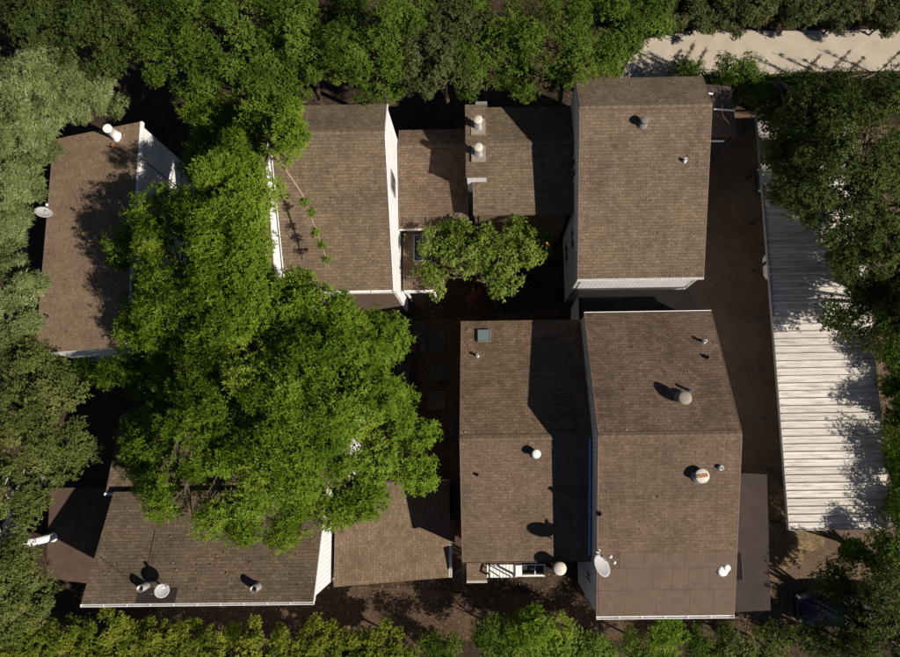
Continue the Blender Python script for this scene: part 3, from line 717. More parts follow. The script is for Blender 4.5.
mb = MB(); mb.lathe([(.27, 6.1), (.29, 6.12), (.29, 6.26), (.25, 6.31), (.06, 6.35)], (p.x, p.y, 0), n=24); mb.build('cap', CREAM, fp)

# --- satellite dishes
def dish(label, p, nrm, dia, foot, mat=DISHM, nlnb=1):
    p = Vector(p); n = Vector(nrm).normalized(); foot = Vector(foot)
    root = empty('satellite_dish', tuple(foot), label, 'dish', 'satellite dishes on the roofs')
    r = dia / 2; mb = MB(); k = 6
    pf = [(r * i / k, 0.11 * dia * (i / k) ** 2) for i in range(1, k + 1)]
    full = [(0.01, 0.0)] + pf + [(r * 1.01, pf[-1][1] - .01)] + [(a, h - .02) for a, h in reversed(pf)] + [(0.01, -.02)]
    mb.lathe(full, p, n, 28); mb.build('reflector', mat, root)
    mb = MB(); mb.tube([foot, foot + Vector((0, 0, .25)), p - n * .05], .03, 8); mb.build('mast', METAL, root)
    side = n.cross(Vector((0, 0, 1))).normalized(); dn = side.cross(n).normalized()
    if dn.z > 0: dn = -dn
    for i in range(nlnb):
        off = side * ((i - (nlnb - 1) / 2) * .28)
        tip = p + n * dia * .62 + dn * r * .35 + off
        mb = MB(); mb.tube([p + dn * r * .9 + n * .1 * dia, tip], .018, 6); arm = mb.build('feed_arm', METAL, root)
        mb = MB(); mb.lathe([(.04, -.06), (.06, -.05), (.06, .05), (.03, .07)], tip, n, 12); mb.build('feed_horn', TRIM, arm)
q = on(162, 591, lambda x, y: SWz(x, y) + .65)
dish('round grey dish between roof pipes on the dark shingled house', q, (.30, .34, .9), .58, (q[0] - .05, q[1] - .08, SWz(q[0], q[1])))
q = on(600.5, 566.5, lambda x, y: R2z(x, y) + .7)
dish('large oval grey dish with two feed horns at the edge of the rolled roofing', q, (.62, .40, .60), .92, (q[0] - .12, q[1] - .03, R2z(q[0], q[1])), nlnb=2)
q = on(43.5, 213, lambda x, y: WZ0 + .3)
dish('oval grey dish on the outer eave of the house with the white flue', q, (.42, .5, .62), .78, (WX0 + .1, q[1] + .15, WZ0 + .02))

# --- dead tan branch is part of the big tree (built with it); cable across white wall
p = at(131, 150, 7.9); root = empty('utility_pole', (p[0], p[1], 0), 'thin dark pole standing before the sunlit white wall', 'pole')
mb = MB(); mb.tube([(p[0], p[1], 0), (p[0], p[1], 7.9)], [.035, .028], 8); mb.build('shaft', DARKM, root)
mb = MB(); mb.lathe([(.05, 0), (.05, .05), (.02, .07)], (p[0], p[1], 7.88), n=10); mb.build('cap', DARKM, root)
def cable(label, pix, zf):
    pts = [tuple(np.array(on(x, y, lambda a, b: zf(a, b) + .014))) for x, y in pix]
    mb = MB(); mb.tube(pts, .011, 5); tag(mb.build('roof_cable', DARKM), label, 'cable', 'cables on the roofs')
cable('thin dark cable running from the roof edge to the open pipe beside the dish', [(100, 557), (108, 563), (118, 571), (128, 578), (136, 586)], SWz)
cable('thin dark cable running up the dark shingles above the open pipe', [(143, 584), (147, 568), (151, 550), (155, 530)], SWz)
# --- air conditioner and bits in the dark yards
ac = empty('air_conditioner', tuple(P3(455, 428, 0)), 'dark boxy air conditioner beside the lower wing wall', 'air conditioner')
p = P3(455, 428, .8); mb = MB(); mb.box(p.x - .35, p.x + .35, p.y - .6, p.y + .6, .08, .8); mb.build('casing', DARKM, ac)
for k in range(8):
    mb = MB(); mb.box(p.x - .28, p.x + .28, p.y - .5 + k * .13, p.y - .46 + k * .13, .805, .83); mb.build('grille_bar', DARKM, ac)
bn = empty('garden_bench', tuple(P3(404, 382, 0)), 'long grey bench in the shaded courtyard at the big tree edge', 'bench')
p = P3(404, 382, .5)
for k in range(4):
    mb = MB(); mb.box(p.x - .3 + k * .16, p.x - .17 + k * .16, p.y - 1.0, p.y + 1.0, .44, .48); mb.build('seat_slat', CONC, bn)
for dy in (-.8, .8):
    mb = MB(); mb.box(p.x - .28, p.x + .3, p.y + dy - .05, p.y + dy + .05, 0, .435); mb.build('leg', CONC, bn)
ps = [(438, 340), (440, 372), (437, 400), (420, 330), (402, 330)]
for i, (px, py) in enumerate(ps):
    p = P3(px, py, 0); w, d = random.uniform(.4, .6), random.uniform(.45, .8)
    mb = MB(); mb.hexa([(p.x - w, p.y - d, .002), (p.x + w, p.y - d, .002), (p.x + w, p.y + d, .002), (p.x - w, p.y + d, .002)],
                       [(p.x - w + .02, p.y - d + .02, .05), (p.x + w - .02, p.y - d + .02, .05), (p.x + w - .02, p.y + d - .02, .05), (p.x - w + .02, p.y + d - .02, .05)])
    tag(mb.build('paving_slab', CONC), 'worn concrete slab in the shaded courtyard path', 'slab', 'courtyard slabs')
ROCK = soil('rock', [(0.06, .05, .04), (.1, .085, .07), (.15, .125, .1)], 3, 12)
for i in range(26):
    px, py = random.uniform(397, 425), random.uniform(333, 350)
    p = P3(px, py, 0); r = random.uniform(.12, .3); mb = MB()
    prof = [(r * .5, -.05), (r, r * .15), (r * .85, r * .5), (r * .35, r * .75)]
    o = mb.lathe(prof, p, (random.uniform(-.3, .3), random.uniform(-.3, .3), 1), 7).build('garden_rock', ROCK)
    tag(o, 'rough garden rock in the shaded bed at the courtyard edge', 'rock', 'rocks in the courtyard bed')

# --- cars
def car(label, nose, heading, paint, L=4.4, Wd=1.78, h=1.45, pickup=False):
    c, s = math.cos(heading), math.sin(heading)
    root = empty('parked_car', (nose[0], nose[1], 0), label, 'car')
    def T(x, y, z): return (nose[0] - c * x - s * y, nose[1] - s * x + c * y, z)   # x back from the nose
    hw = Wd / 2
    sec = [(0.0, .55, .30, .62), (.12, .80, .22, .72), (.9, .93, .2, .88), (1.25, .96, .2, .95), (2.2, 1, .2, .98), (3.4, .98, .2, 1.0), (L - .12, .9, .24, .92), (L, .72, .34, .78)]
    mb = MB(); rings = []
    for x, k, z0, z1 in sec:
        w = hw * k; rings.append([T(x, -w * .92, z0), T(x, -w, (z0 + z1) / 2), T(x, -w * .93, z1), T(x, -w * .5, z1 + .03), T(x, w * .5, z1 + .03), T(x, w * .93, z1), T(x, w, (z0 + z1) / 2), T(x, w * .92, z0)])
    for i in range(len(rings) - 1):
        for k in range(8):
            j = (k + 1) % 8; mb.face([rings[i][k], rings[i][j], rings[i + 1][j], rings[i + 1][k]], None, True)
    mb.face(rings[0]); mb.face(rings[-1][::-1])
    body = mb.build('body', paint, root)
    cs = [(1.25, .74, .97), (2.0, .64, h), (2.95 if pickup else 3.3, .64, h), (3.2 if pickup else L - .45, .74, 1.0)]
    rg = [[T(x, -hw * k, z), T(x, hw * k, z)] for x, k, z in cs]; bt = [[T(x, -hw * .86, .95), T(x, hw * .86, .95)] for x, k, z in cs]
    mb = MB(); mb.hexa([bt[1][0], bt[1][1], bt[2][1], bt[2][0]], [rg[1][0], rg[1][1], rg[2][1], rg[2][0]]); mb.build('cabin_roof', paint, root)
    mb = MB(); mb.hexa([bt[0][0], bt[0][1], bt[1][1], bt[1][0]], [tuple(Vector(rg[0][0]) + Vector((0, 0, .02))), tuple(Vector(rg[0][1]) + Vector((0, 0, .02))), tuple(Vector(rg[1][1]) - Vector((0, 0, .03))), tuple(Vector(rg[1][0]) - Vector((0, 0, .03)))]); mb.build('windscreen', GLASS, root)
    mb = MB(); mb.hexa([bt[2][0], bt[2][1], bt[3][1], bt[3][0]], [tuple(Vector(rg[2][0]) - Vector((0, 0, .03))), tuple(Vector(rg[2][1]) - Vector((0, 0, .03))), rg[3][1], rg[3][0]]); mb.build('rear_window', GLASS, root)
    if pickup:
        mb = MB(); mb.hexa([T(3.35, -hw * .75, .98), T(3.35, hw * .75, .98), T(L - .2, hw * .75, .98), T(L - .2, -hw * .75, .98)], [T(3.35, -hw * .75, 1.045), T(3.35, hw * .75, 1.045), T(L - .2, hw * .75, 1.045), T(L - .2, -hw * .75, 1.045)]); mb.build('bed_cover', BLACK, root)
    for sy in (-1, 1):
        p = T(.10, sy * hw * .62, .66); mb = MB(); mb.lathe([(.02, -.06), (.12, -.03), (.13, .0), (.05, .03)], p, (c, s, .5), 12); mb.build('headlight', TRIM, root)
        for x in (.85, L - .85):
            p = T(x, sy * hw * .86, .32); ax = (s * sy, -c * sy, 0)
            mb = MB(); mb.lathe([(.24, -.1), (.32, -.08), (.32, .08), (.24, .1)], p, ax, 18); wh = mb.build('wheel', BLACK, root)
            mb = MB(); mb.lathe([(.2, .08), (.2, .11), (.06, .12)], p, ax, 14); mb.build('rim', METAL, wh)
    return root
WPAINT = plain('white_car_paint', (0.75, 0.75, 0.76), 0.25, 0.03, 3, spec=0.7)
DPAINT = plain('dark_car_paint', (0.03, 0.03, 0.035), 0.25, 0.03, 3, spec=0.7)
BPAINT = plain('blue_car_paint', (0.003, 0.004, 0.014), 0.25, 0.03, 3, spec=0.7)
car('white car parked nose out below the carport edge', (15.08, 9.0), math.pi, WPAINT)
car('dark car parked nose out under the tree covered end of the carport', (15.0, 13.9), math.pi, DPAINT)
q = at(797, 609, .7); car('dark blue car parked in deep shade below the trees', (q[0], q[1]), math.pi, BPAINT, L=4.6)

# ------------------------------------------------------------------ vegetation
LEAF = {
 'bright': leafmat('leaf_bright_green', (0.068, 0.124, 0.008), (0.134, 0.212, 0.013), (0.226, 0.302, 0.038), trans=0.40),
 'dark':   leafmat('leaf_dark_green', (0.024, 0.040, 0.007), (0.050, 0.076, 0.014), (0.100, 0.128, 0.030)),
 'mid':    leafmat('leaf_mid_green', (0.038, 0.070, 0.007), (0.080, 0.132, 0.013), (0.142, 0.196, 0.030)),
 'silver': leafmat('leaf_silver_green', (0.080, 0.104, 0.030), (0.158, 0.196, 0.068), (0.275, 0.312, 0.140), 0.65),
 'olive':  leafmat('leaf_olive', (0.054, 0.070, 0.014), (0.106, 0.128, 0.030), (0.174, 0.190, 0.056), 0.65),
 'yellow': leafmat('leaf_yellow_green', (0.066, 0.092, 0.008), (0.134, 0.164, 0.015), (0.225, 0.232, 0.028)),
 'citrus': leafmat('leaf_glossy', (0.070, 0.118, 0.012), (0.150, 0.212, 0.028), (0.250, 0.305, 0.075), 0.4, trans=0.36),
 'hedge':  leafmat('leaf_hedge', (0.042, 0.050, 0.015), (0.084, 0.096, 0.030), (0.145, 0.150, 0.062), 0.55),
 'red':    leafmat('leaf_red', (0.10, 0.035, 0.018), (0.19, 0.065, 0.035), (0.28, 0.12, 0.07)),
 'brown':  leafmat('leaf_brown_dry', (0.055, 0.034, 0.017), (0.100, 0.062, 0.031), (0.155, 0.100, 0.052), 0.8),
}
# leaf length, width, leaves per sprig, sprigs per clump, clump radius, upness, droop
KIND = {
 'bright': (0.185, 0.048, 10, 105, 0.80, 0.75, 0.10),
 'dark':   (0.135, 0.062, 7, 72, 0.70, 0.60, 0.05),
 'mid':    (0.145, 0.056, 8, 78, 0.70, 0.60, 0.08),
 'silver': (0.22, 0.045, 9, 40, 0.36, 0.35, 0.15),
 'olive':  (0.13, 0.060, 7, 48, 0.48, 0.55, 0.05),
 'yellow': (0.14, 0.075, 8, 34, 0.38, 0.65, 0.05),
 'citrus': (0.22, 0.082, 6, 20, 0.42, 0.55, 0.10),
 'hedge':  (0.13, 0.062, 7, 36, 0.40, 0.55, 0.05),
 'red':    (0.26, 0.060, 7, 5, 0.20, 0.6, 0.1),
 'twig':   (0.16, 0.045, 8, 5, 0.14, 0.6, 0.1),
 'sprout': (0.10, 0.025, 6, 5, 0.08, 0.4, 0.1),
 'brown':  (0.22, 0.03, 8, 20, 0.5, 0.4, 0.1),
}

def unit(a): return a / np.maximum(np.linalg.norm(a, axis=1, keepdims=True), 1e-6)

def leaf_cloud(lobes, kind, density=1.0, inner=0.35):
    L, Wd, per, nsp, cr, up, droop = KIND[kind]
    cen, nor, tone = [], [], []
    for (x, y, z, r, rz) in lobes:
        nc = max(3, int(density * 2.0 * 2 * math.pi * r * r / (math.pi * cr * cr) * 0.62))
        d = unit(rng.normal(size=(nc, 3))); d[:, 2] = np.abs(d[:, 2]) * 1.0 - 0.25 * (rng.random(nc) < 0.35)
        d = unit(d); f = rng.uniform(0.72, 1.06, (nc, 1)); k = rng.random(nc) < inner; f[k] *= 0.65; k2 = rng.random(nc) < 0.13; f[k2] = rng.uniform(1.08, 1.34, (int(k2.sum()), 1))
        c = np.array([x, y, z]) + d * f * np.array([r, r, rz])
        # drop clumps that sit deep inside another lobe
        keep = np.ones(nc, bool)
        for (a, b, e, q, qz) in lobes:
            if (a, b, e) == (x, y, z): continue
            rr = np.sqrt(((c - [a, b, e]) / [q, q, qz]) ** 2 @ np.ones(3)); keep &= ~((rr < 0.72) & (rng.random(nc) < 0.85))
        c, d = c[keep], d[keep]
        cen.append(c); nor.append(d); tone.append(rng.normal(0.5, 0.19, len(c)) + rng.normal(0, .07))
    cen = np.concatenate(cen); nor = np.concatenate(nor); tone = np.concatenate(tone)
    n = len(cen)
    # sprigs inside each clump (flattened dome facing outwards and up)
    cs = np.repeat(cr * rng.uniform(0.65, 1.3, n), nsp)[:, None]
    off = unit(rng.normal(size=(n * nsp, 3))) * (rng.random((n * nsp, 1)) ** 0.45) * cs; off[:, 2] *= 0.62
    sp = np.repeat(cen, nsp, 0) + off
    sn = unit(np.repeat(nor, nsp, 0) * 0.6 + off / cs * 0.7 + np.array([0, 0, up]) + rng.normal(scale=0.25, size=(n * nsp, 3)))
    st = np.repeat(tone, nsp) + rng.normal(0, 0.17, n * nsp)
    m = len(sp)
    # leaves radiate from the sprig axis
    o = np.repeat(sp, per, 0); a = np.repeat(sn, per, 0); M_ = m * per
    ref = unit(rng.normal(size=(M_, 3))); rad = unit(np.cross(a, ref))
    d = unit(rad + a * rng.uniform(-0.1, 0.7, (M_, 1)))
    nrm = unit(np.cross(np.cross(d, a), d) + rng.normal(scale=0.25, size=(M_, 3)))
    sd = unit(np.cross(d, nrm)); ln = L * rng.uniform(0.6, 1.2, (M_, 1)); wd = Wd * rng.uniform(0.7, 1.2, (M_, 1))
    base = o + a * rng.uniform(-0.08, 0.08, (M_, 1)) + d * 0.02
    mid = base + d * ln * 0.48 + nrm * wd * 0.12
    tip = base + d * ln - np.array([0, 0, 1]) * droop * ln
    V = np.stack([base, mid + sd * wd / 2, tip, mid - sd * wd / 2], 1).reshape(-1, 3)
    T = np.clip(np.repeat(np.repeat(st, per) + rng.normal(0, 0.10, M_), 4), 0, 1)
    return V, T, cen

def cloud_mesh(name, V, T, mat, parent):
    V = V - np.array(parent_world(parent))  # local to the thing
    nv = len(V); nf = nv // 4
    me = bpy.data.meshes.new(name)
    me.vertices.add(nv); me.vertices.foreach_set('co', V.astype(np.float32).ravel())
    me.loops.add(nv); me.loops.foreach_set('vertex_index', np.arange(nv, dtype=np.int32))
    me.polygons.add(nf); me.polygons.foreach_set('loop_start', np.arange(0, nv, 4, dtype=np.int32)); me.polygons.foreach_set('loop_total', np.full(nf, 4, np.int32))
    a = me.attributes.new('tint', 'FLOAT', 'POINT'); a.data.foreach_set('value', T.astype(np.float32))
    me.materials.append(mat); me.update(calc_edges=True)
    o = bpy.data.objects.new(name, me); COL.objects.link(o); o.parent = parent
    return o

def tree(name, label, kind, base, lobes, group=None, cat='tree', bark=None, trunk_r=0.16, density=1.0, squash=0.75, extra=None, cap=None):
    """base: pixel of the trunk foot on the ground or None; lobes: (px, py, z, radius)"""
    lw = []
    for (px, py, z, r) in lobes:
        p = at(px, py, z)
        if cap:
            for _ in range(4):
                z2 = min(z, cap(p[0], p[1], r))
                if z2 < z: p = at(px, py, z2); z = z2
        lw.append((p[0], p[1], z - r * squash * 0.6, r, r * squash))
    if base is None:
        bx = sum(l[0] * l[3] for l in lw) / sum(l[3] for l in lw); by = sum(l[1] * l[3] for l in lw) / sum(l[3] for l in lw)
    elif base[0] == 'xy': bx, by = base[1:]
    else: bx, by = at(base[0], base[1], 0)[:2]
    root = empty(name, (bx, by, 0), label, cat, group)
    V, T, cen = leaf_cloud(lw, kind, density)
    cloud_mesh('crown', V, T, LEAF[kind], root)
    mb = MB(); top = max(l[2] for l in lw); fork = Vector((bx, by, max(0.3, top * 0.45)))
    mb.tube([(bx, by, -0.1), (bx + .05, by, fork.z * .5), fork], [trunk_r * 1.35, trunk_r * 1.05, trunk_r], 8)
    for (x, y, z, r, rz) in lw:
        e = Vector((x, y, z + rz * .35)); mid = fork.lerp(e, .5) + Vector((random.uniform(-.2, .2), random.uniform(-.2, .2), .12 * (e - fork).length))
        mb.tube([fork, mid, e], [trunk_r * .75, trunk_r * .45, trunk_r * .12], 6)
        for k in range(4):
            t = random.uniform(0, 2 * math.pi); q = Vector((x + math.cos(t) * r * .75, y + math.sin(t) * r * .75, z + rz * random.uniform(.0, .55)))
            mb.tube([mid.lerp(e, random.uniform(.2, .8)), q], [trunk_r * .28, trunk_r * .06], 4, caps=False)
    tr_ = mb.build('trunk', bark or BARK, root, weld=False)
    if extra: extra(root)
    return root

# the big bright tree in the middle, with its bare tan branch over the roof
def dead_branch(root):
    pts = [at(258, 120, 10.4), at(279, 160, 10.0), at(302, 194, 9.3), at(312, 220, 8.9), at(322, 246, 8.5), at(329, 268, 8.2)]
    mb = MB(); mb.tube(pts, [.065, .055, .045, .038, .03, .016], 7); mb.build('bare_branch', TWIGM, root)
    V, T, c = leaf_cloud([(at(x, y, z)[0], at(x, y, z)[1], z, .16, .12) for x, y, z in ((304, 202, 9.2), (316, 232, 8.7), (327, 258, 8.3), (310, 214, 9.0), (322, 245, 8.5))], 'twig', 0.6)
    cloud_mesh('twig_leaves', V, T, LEAF['bright'], root)
tree('big_tree', 'huge spreading bright green tree covering the roofs in the middle of the plot', 'bright', (270, 345),
  [(222, 122, 12.2, 1.3), (268, 128, 11.8, 1.2), (165, 208, 11.0, 1.1), (218, 185, 12.6, 1.7), (134, 250, 10.2, 1.3), (188, 265, 12.2, 2.0), (222, 238, 12.0, 1.1), (296, 286, 10.6, .5),
   (236, 150, 12.3, 1.3), (238, 200, 12, 1.0), (246, 245, 12, .6), (246, 172, 12, .7), (244, 218, 12, .3), (240, 264, 12, .4),  (288, 300, 11.4, 1.0), (128, 315, 9.8, 1.1), (195, 222, 12, 1.2), (168, 250, 12, 1.3), (212, 150, 12, 1.0), (165, 305, 12, 1.4), (150, 345, 12, 1.3), (215, 300, 12, 1.4), (238, 282, 12, .9), (250, 115, 12, 1.0), (200, 108, 12, .6), (195, 168, 12, .8), (143, 230, 12, .8), (210, 365, 12.4, 1.5), (270, 365, 12.6, 1.5), (200, 450, 11.6, 1.5), (340, 400, 12, 1.5), (270, 440, 12, 1.5), (160, 488, 10, .9), (280, 120, 11.6, .8), (345, 345, 11, 1.2), (185, 335, 12.0, 2.1), (125, 375, 10.2, 1.2), (250, 325, 12.4, 1.7), (320, 315, 11.2, 1.3), (358, 312, 10.4, .9), (310, 385, 12.8, 2.4), (368, 372, 11.4, 1.35),
   (235, 405, 12.8, 2.3), (160, 425, 11.0, 1.9), (400, 425, 10.4, 1.25), (355, 440, 11.2, 1.7), (300, 455, 11.6, 1.8), (225, 478, 11.0, 1.8), (180, 515, 10.2, 1.0), (142, 458, 10.0, .7), (300, 522, 10.0, 1.05), (407, 470, 10.0, .9), (368, 492, 10.0, 1.0), (335, 512, 9.9, .7), (220, 512, 10.3, 1.0), (268, 500, 10.6, 1.2), (382, 335, 10.3, .7)],
  trunk_r=.19, density=1.12, cap=lambda x, y, r: max(4.2, (5.6 - .7 * r if y > 9.9 else 7.4 if y > 4.6 else 5.6 if y > -.5 else 7.0) + max(0, .85 * (x + 16.0))), extra=dead_branch)

# dark trees along the top edge
DT = [
 ('dense dark green tree in the top corner behind the silvery conifer', 'dark', [(20, 20, 9, 2.2), (70, 25, 9, 2.1), (55, 5, 8.5, 2.2), (105, 45, 8, 1.4), (-5, 0, 8.5, 2.0)]),
 ('round dark green tree with orange dead twigs above the white flue', 'dark', [(120, 10, 9, 2.0), (105, 48, 8, 1.1), (150, 5, 8.5, 1.6)]),
 ('broad dark green tree touching the top of the big bright tree', 'mid', [(205, 20, 10, 2.3), (180, 60, 8.5, 1.5), (240, 50, 9.5, 1.9), (195, 88, 7.5, .9), (165, 30, 9, 1.5), (230, 5, 9, 1.8)]),
 ('green tree overhanging the top of the white gabled townhouse roof', 'mid', [(290, 25, 10, 2.1), (270, 70, 9, 1.5), (305, 68, 7.5, .8), (315, 50, 9.5, 1.5)]),
 ('tall bright topped green tree above the white gable', 'mid', [(365, 25, 10.5, 2.1), (375, 58, 9, 1.3), (345, 64, 8, 1.0), (395, 70, 7.5, .8), (385, 10, 10, 1.7), (335, 15, 9, 1.4)]),
 ('olive grey tree above the small link roof', 'hedge', [(430, 45, 9, 1.8), (455, 15, 9, 1.8), (420, 74, 6.5, .8), (445, 68, 7.5, 1.0)]),
 ('speckled green tree above the chimney chase', 'mid', [(490, 25, 9, 2.0), (480, 60, 8, 1.2), (515, 70, 7, .9), (465, 45, 8.5, 1.3)]),
 ('leafy green tree leaning toward the end of the pale road', 'mid', [(553, 38, 9.5, 1.8), (540, 68, 8, 1.1), (590, 42, 8.5, 1.2), (610, 25, 9, 1.5), (575, 5, 9, 1.9), (556, 78, 6.5, .6)]),
 ('green tree hanging over the end of the pale road', 'mid', [(640, 10, 8.5, 1.2), (622, 42, 8, .9), (652, 5, 7.5, .9), (603, 58, 7, .6)]),
]
for lab, kd, lobes in DT:
    tree('leafy_tree', lab, kd, None, lobes, 'trees along the garden edge', density=1.05, trunk_r=.12)

# right hand trees
RT = [
 ('dark green tree shading the far end of the carport', 'dark', [(800, 114, 7, 1.1), (792, 150, 7, 1.0), (788, 183, 6, .7), (812, 125, 8, 1.4), (820, 160, 8, 1.5), (802, 188, 7, .8), (786, 98, 4.5, .6), (775, 120, 4, .5), (772, 150, 4, .5), (784, 170, 5, .6), (782, 194, 5, .35)]),
 ('darkest green tree between the carport and the pale road', 'dark', [(850, 118, 8.5, 1.6), (890, 122, 8.5, 1.7), (860, 150, 9.5, 1.8), (925, 130, 8.5, 1.9), (835, 102, 7, 1.0), (872, 102, 7, 1.0), (908, 100, 7, 1.0), (815, 98, 6.5, .9), (820, 125, 8, 1.2), (832, 142, 8.5, 1.2), (800, 150, 8, 1.2)]),
 ('bushy green tree spilling over the middle of the carport', 'dark', [(840, 195, 7, 1.6), (880, 195, 7.5, 1.8), (814, 210, 6, .9), (848, 232, 6.5, 1.3), (918, 205, 7.5, 2.0), (885, 228, 7, 1.4)]),
 ('loose dark tree over the outer side of the carport', 'dark', [(872, 266, 6.5, 1.5), (908, 262, 7, 1.9), (848, 272, 5.8, .8), (858, 305, 6, 1.0), (890, 312, 6.5, 1.5), (842, 318, 5.2, .5), (870, 335, 5.6, .7)]),
 ('mid green tree beside the sunlit part of the carport', 'mid', [(912, 362, 4.4, .9), (916, 405, 4.4, .9), (900, 350, 3.6, .6), (899, 385, 3.4, .5), (899, 425, 3.4, .5), (899, 465, 3.4, .5), (899, 505, 3.4, .5), (915, 450, 4.4, .8), (916, 492, 4.2, .8), (938, 430, 5.0, 1.2), (936, 375, 5.0, 1.2), (938, 480, 4.6, 1.1)]),
 ('tall dark tree standing behind the outer side of the carport', 'dark', [(950, 310, 8, 1.6), (962, 275, 8, 2.0), (935, 300, 7.5, 1.4), (893, 250, 6.5, 1.0), (880, 290, 6, .9)]),
 ('feathery green tree beyond the near end of the carport', 'mid', [(900, 545, 4.4, 1.1), (918, 512, 4.4, .9), (876, 556, 3.6, .8), (912, 578, 4.6, 1.4), (852, 556, 2.8, .6)]),
 ('dark tree hanging over the dark blue car', 'dark', [(888, 605, 5.5, 1.4), (910, 640, 5.5, 1.7), (862, 632, 4.2, 1.1), (846, 578, 3.8, .8), (862, 598, 4.2, .8), (830, 590, 3.4, .6)]),
]
RB = [(15.4, 18.4), (20.2, 18.3), (20.1, 11.5), (20.3, 6.5), (20.4, 0.5), (21.5, 8.5), (20.2, -6.6), (20.0, -10.4)]
for (lab, kd, lobes), bxy in zip(RT, RB):
    tree('leafy_tree', lab, kd, ('xy', *bxy), lobes, 'trees along the garden edge', density=1.35, trunk_r=.12, cap=lambda x, y, r: max(2.4, (21.0 - y - r) / .53))
for i, (px, py, z, r) in enumerate([(830, 642, 3, .9), (800, 640, 2.6, .8), (870, 655, 3, 1.0)]):
    tree('shrub', ['dark shrub behind the tail of the dark blue car', 'dark shrub below the nose of the dark blue car', 'dark shrub under the tree hanging over the blue car'][i], 'dark', None, [(px, py, z, r), (px + 9, py + 8, z - .4, r * .7)], 'dark shrubs below the blue car', 'shrub', trunk_r=.05)

for i, y in enumerate((-4.2, -2.6, -1.0, 0.6, 2.2, 3.8, 5.4)):
    xw = 20.35 + random.uniform(-.15, .25)
    root = empty('shrub', (xw, y, 0), 'green shrub in the row behind the outer edge of the metal carport', 'shrub', 'shrubs behind the carport')
    V, T, c = leaf_cloud([(xw, y, 2.0, .6, .8), (xw + .5, y + .4, 2.6, .6, .7)], 'mid', 1.2); cloud_mesh('crown', V, T, LEAF['mid'], root)
    mb = MB(); mb.tube([(xw, y, -.05), (xw + .1, y, 2.0)], [.06, .02], 6); mb.build('trunk', BARK, root)
# left hand trees
tree('conifer_tree', 'silvery green feathery conifer beside the house with the white flue', 'silver', (40, 170),
  [(20, 80, 9, 1.5), (58, 78, 8.5, 1.1), (90, 88, 7.5, .65), (116, 106, 6.8, .3), (60, 100, 8, .8), (78, 108, 7, .4), (18, 125, 9, 1.4), (38, 115, 8, .8), (10, 175, 8, 1.2), (-15, 110, 9, 2.0), (46, 55, 8.5, .8), (-12, 220, 8, 1.3), (10, 215, 7, .7), (30, 148, 7, .5), (26, 188, 6.5, .35), (100, 100, 7, .4)], density=1.7, trunk_r=.16)
LT = [
 ('pale olive tree beside the lower eave of the house with the white flue', 'silver', (15, 300), [(8, 295, 7.5, 1.1), (18, 275, 6.5, .6), (-15, 300, 8, 1.8), (10, 325, 7.5, .9)]),
 ('olive green conifer between the two shed roofed houses', 'olive', (40, 420), [(15, 365, 8, 1.3), (35, 395, 8, 1.3), (60, 425, 8, 1.2), (15, 420, 8.5, 1.5), (75, 455, 7, .75), (45, 370, 6.5, .7), (25, 340, 7, .6)]),
 ('brownish olive conifer with a pale trunk over bare soil', 'olive', (54, 537), [(20, 470, 8, 1.5), (50, 468, 7.5, .9), (18, 500, 7.5, 1.0), (-14, 500, 8.5, 1.9)]),
 ('spreading olive tree at the lower left edge', 'olive', (20, 590), [(8, 562, 7.5, 1.1), (22, 588, 7.2, 1.0), (8, 605, 7, 1.4), (40, 607, 5.5, .6), (-18, 570, 8, 1.7)]),
]
for lab, kd, bs, lobes in LT:
    tree('conifer_tree', lab, kd, bs, lobes, 'conifers along the left side', bark=PALEBARK if 'pale trunk' in lab else None, trunk_r=.2 if 'pale trunk' in lab else .16)
for lab, px, py in (('dry brown bush at the foot of the white end wall', 68, 378), ('dry brown bush under the silvery conifer', 50, 215)):
    tree('dry_bush', lab, 'brown', None, [(px, py, 2.0, .75), (px + 6, py - 8, 1.6, .5)], None, 'bush', trunk_r=.05)
tree('shrub', 'small bright green shrub at the corner of the white end wall', 'mid', None, [(47, 372, 2.4, .55), (82, 372, 2.0, .5)], None, 'shrub', trunk_r=.04)

# citrus tree in the courtyard with orange fruit
def fruit(root):
    OR = plain('orange_fruit', (0.65, 0.20, 0.03), .5, .1, 8)
    for px, py in ((500, 252), (547, 243), (499, 251), (549, 245)):
        p = at(px, py, 5.35); mb = MB(); mb.lathe([(.02, -.06), (.06, -.04), (.07, 0), (.06, .04), (.02, .06)], p, n=10); mb.build('fruit', OR, root)
tree('citrus_tree', 'glossy green citrus tree with a few orange fruit in the shaded courtyard', 'citrus', (487, 292),
  [(440, 240, 5.2, .85), (428, 262, 4.6, .55), (436, 278, 4.3, .5), (475, 240, 5.4, .95), (480, 262, 5.2, .7), (505, 262, 5.3, .9), (525, 245, 5.3, .8), (541, 250, 5.0, .55), (500, 283, 4.6, .5), (455, 228, 5.0, .5), (519, 222, 5.2, .3), (458, 258, 5.0, .6), (492, 245, 5.4, .5), (545, 235, 5.0, .4)], density=1.35, trunk_r=.06, squash=.8, extra=fruit)
tree('red_shrub', 'small red leaved shrub at the foot of the citrus tree', 'red', None, [(477, 298, 1.2, .35), (483, 303, .9, .25)], None, 'shrub', trunk_r=.03)

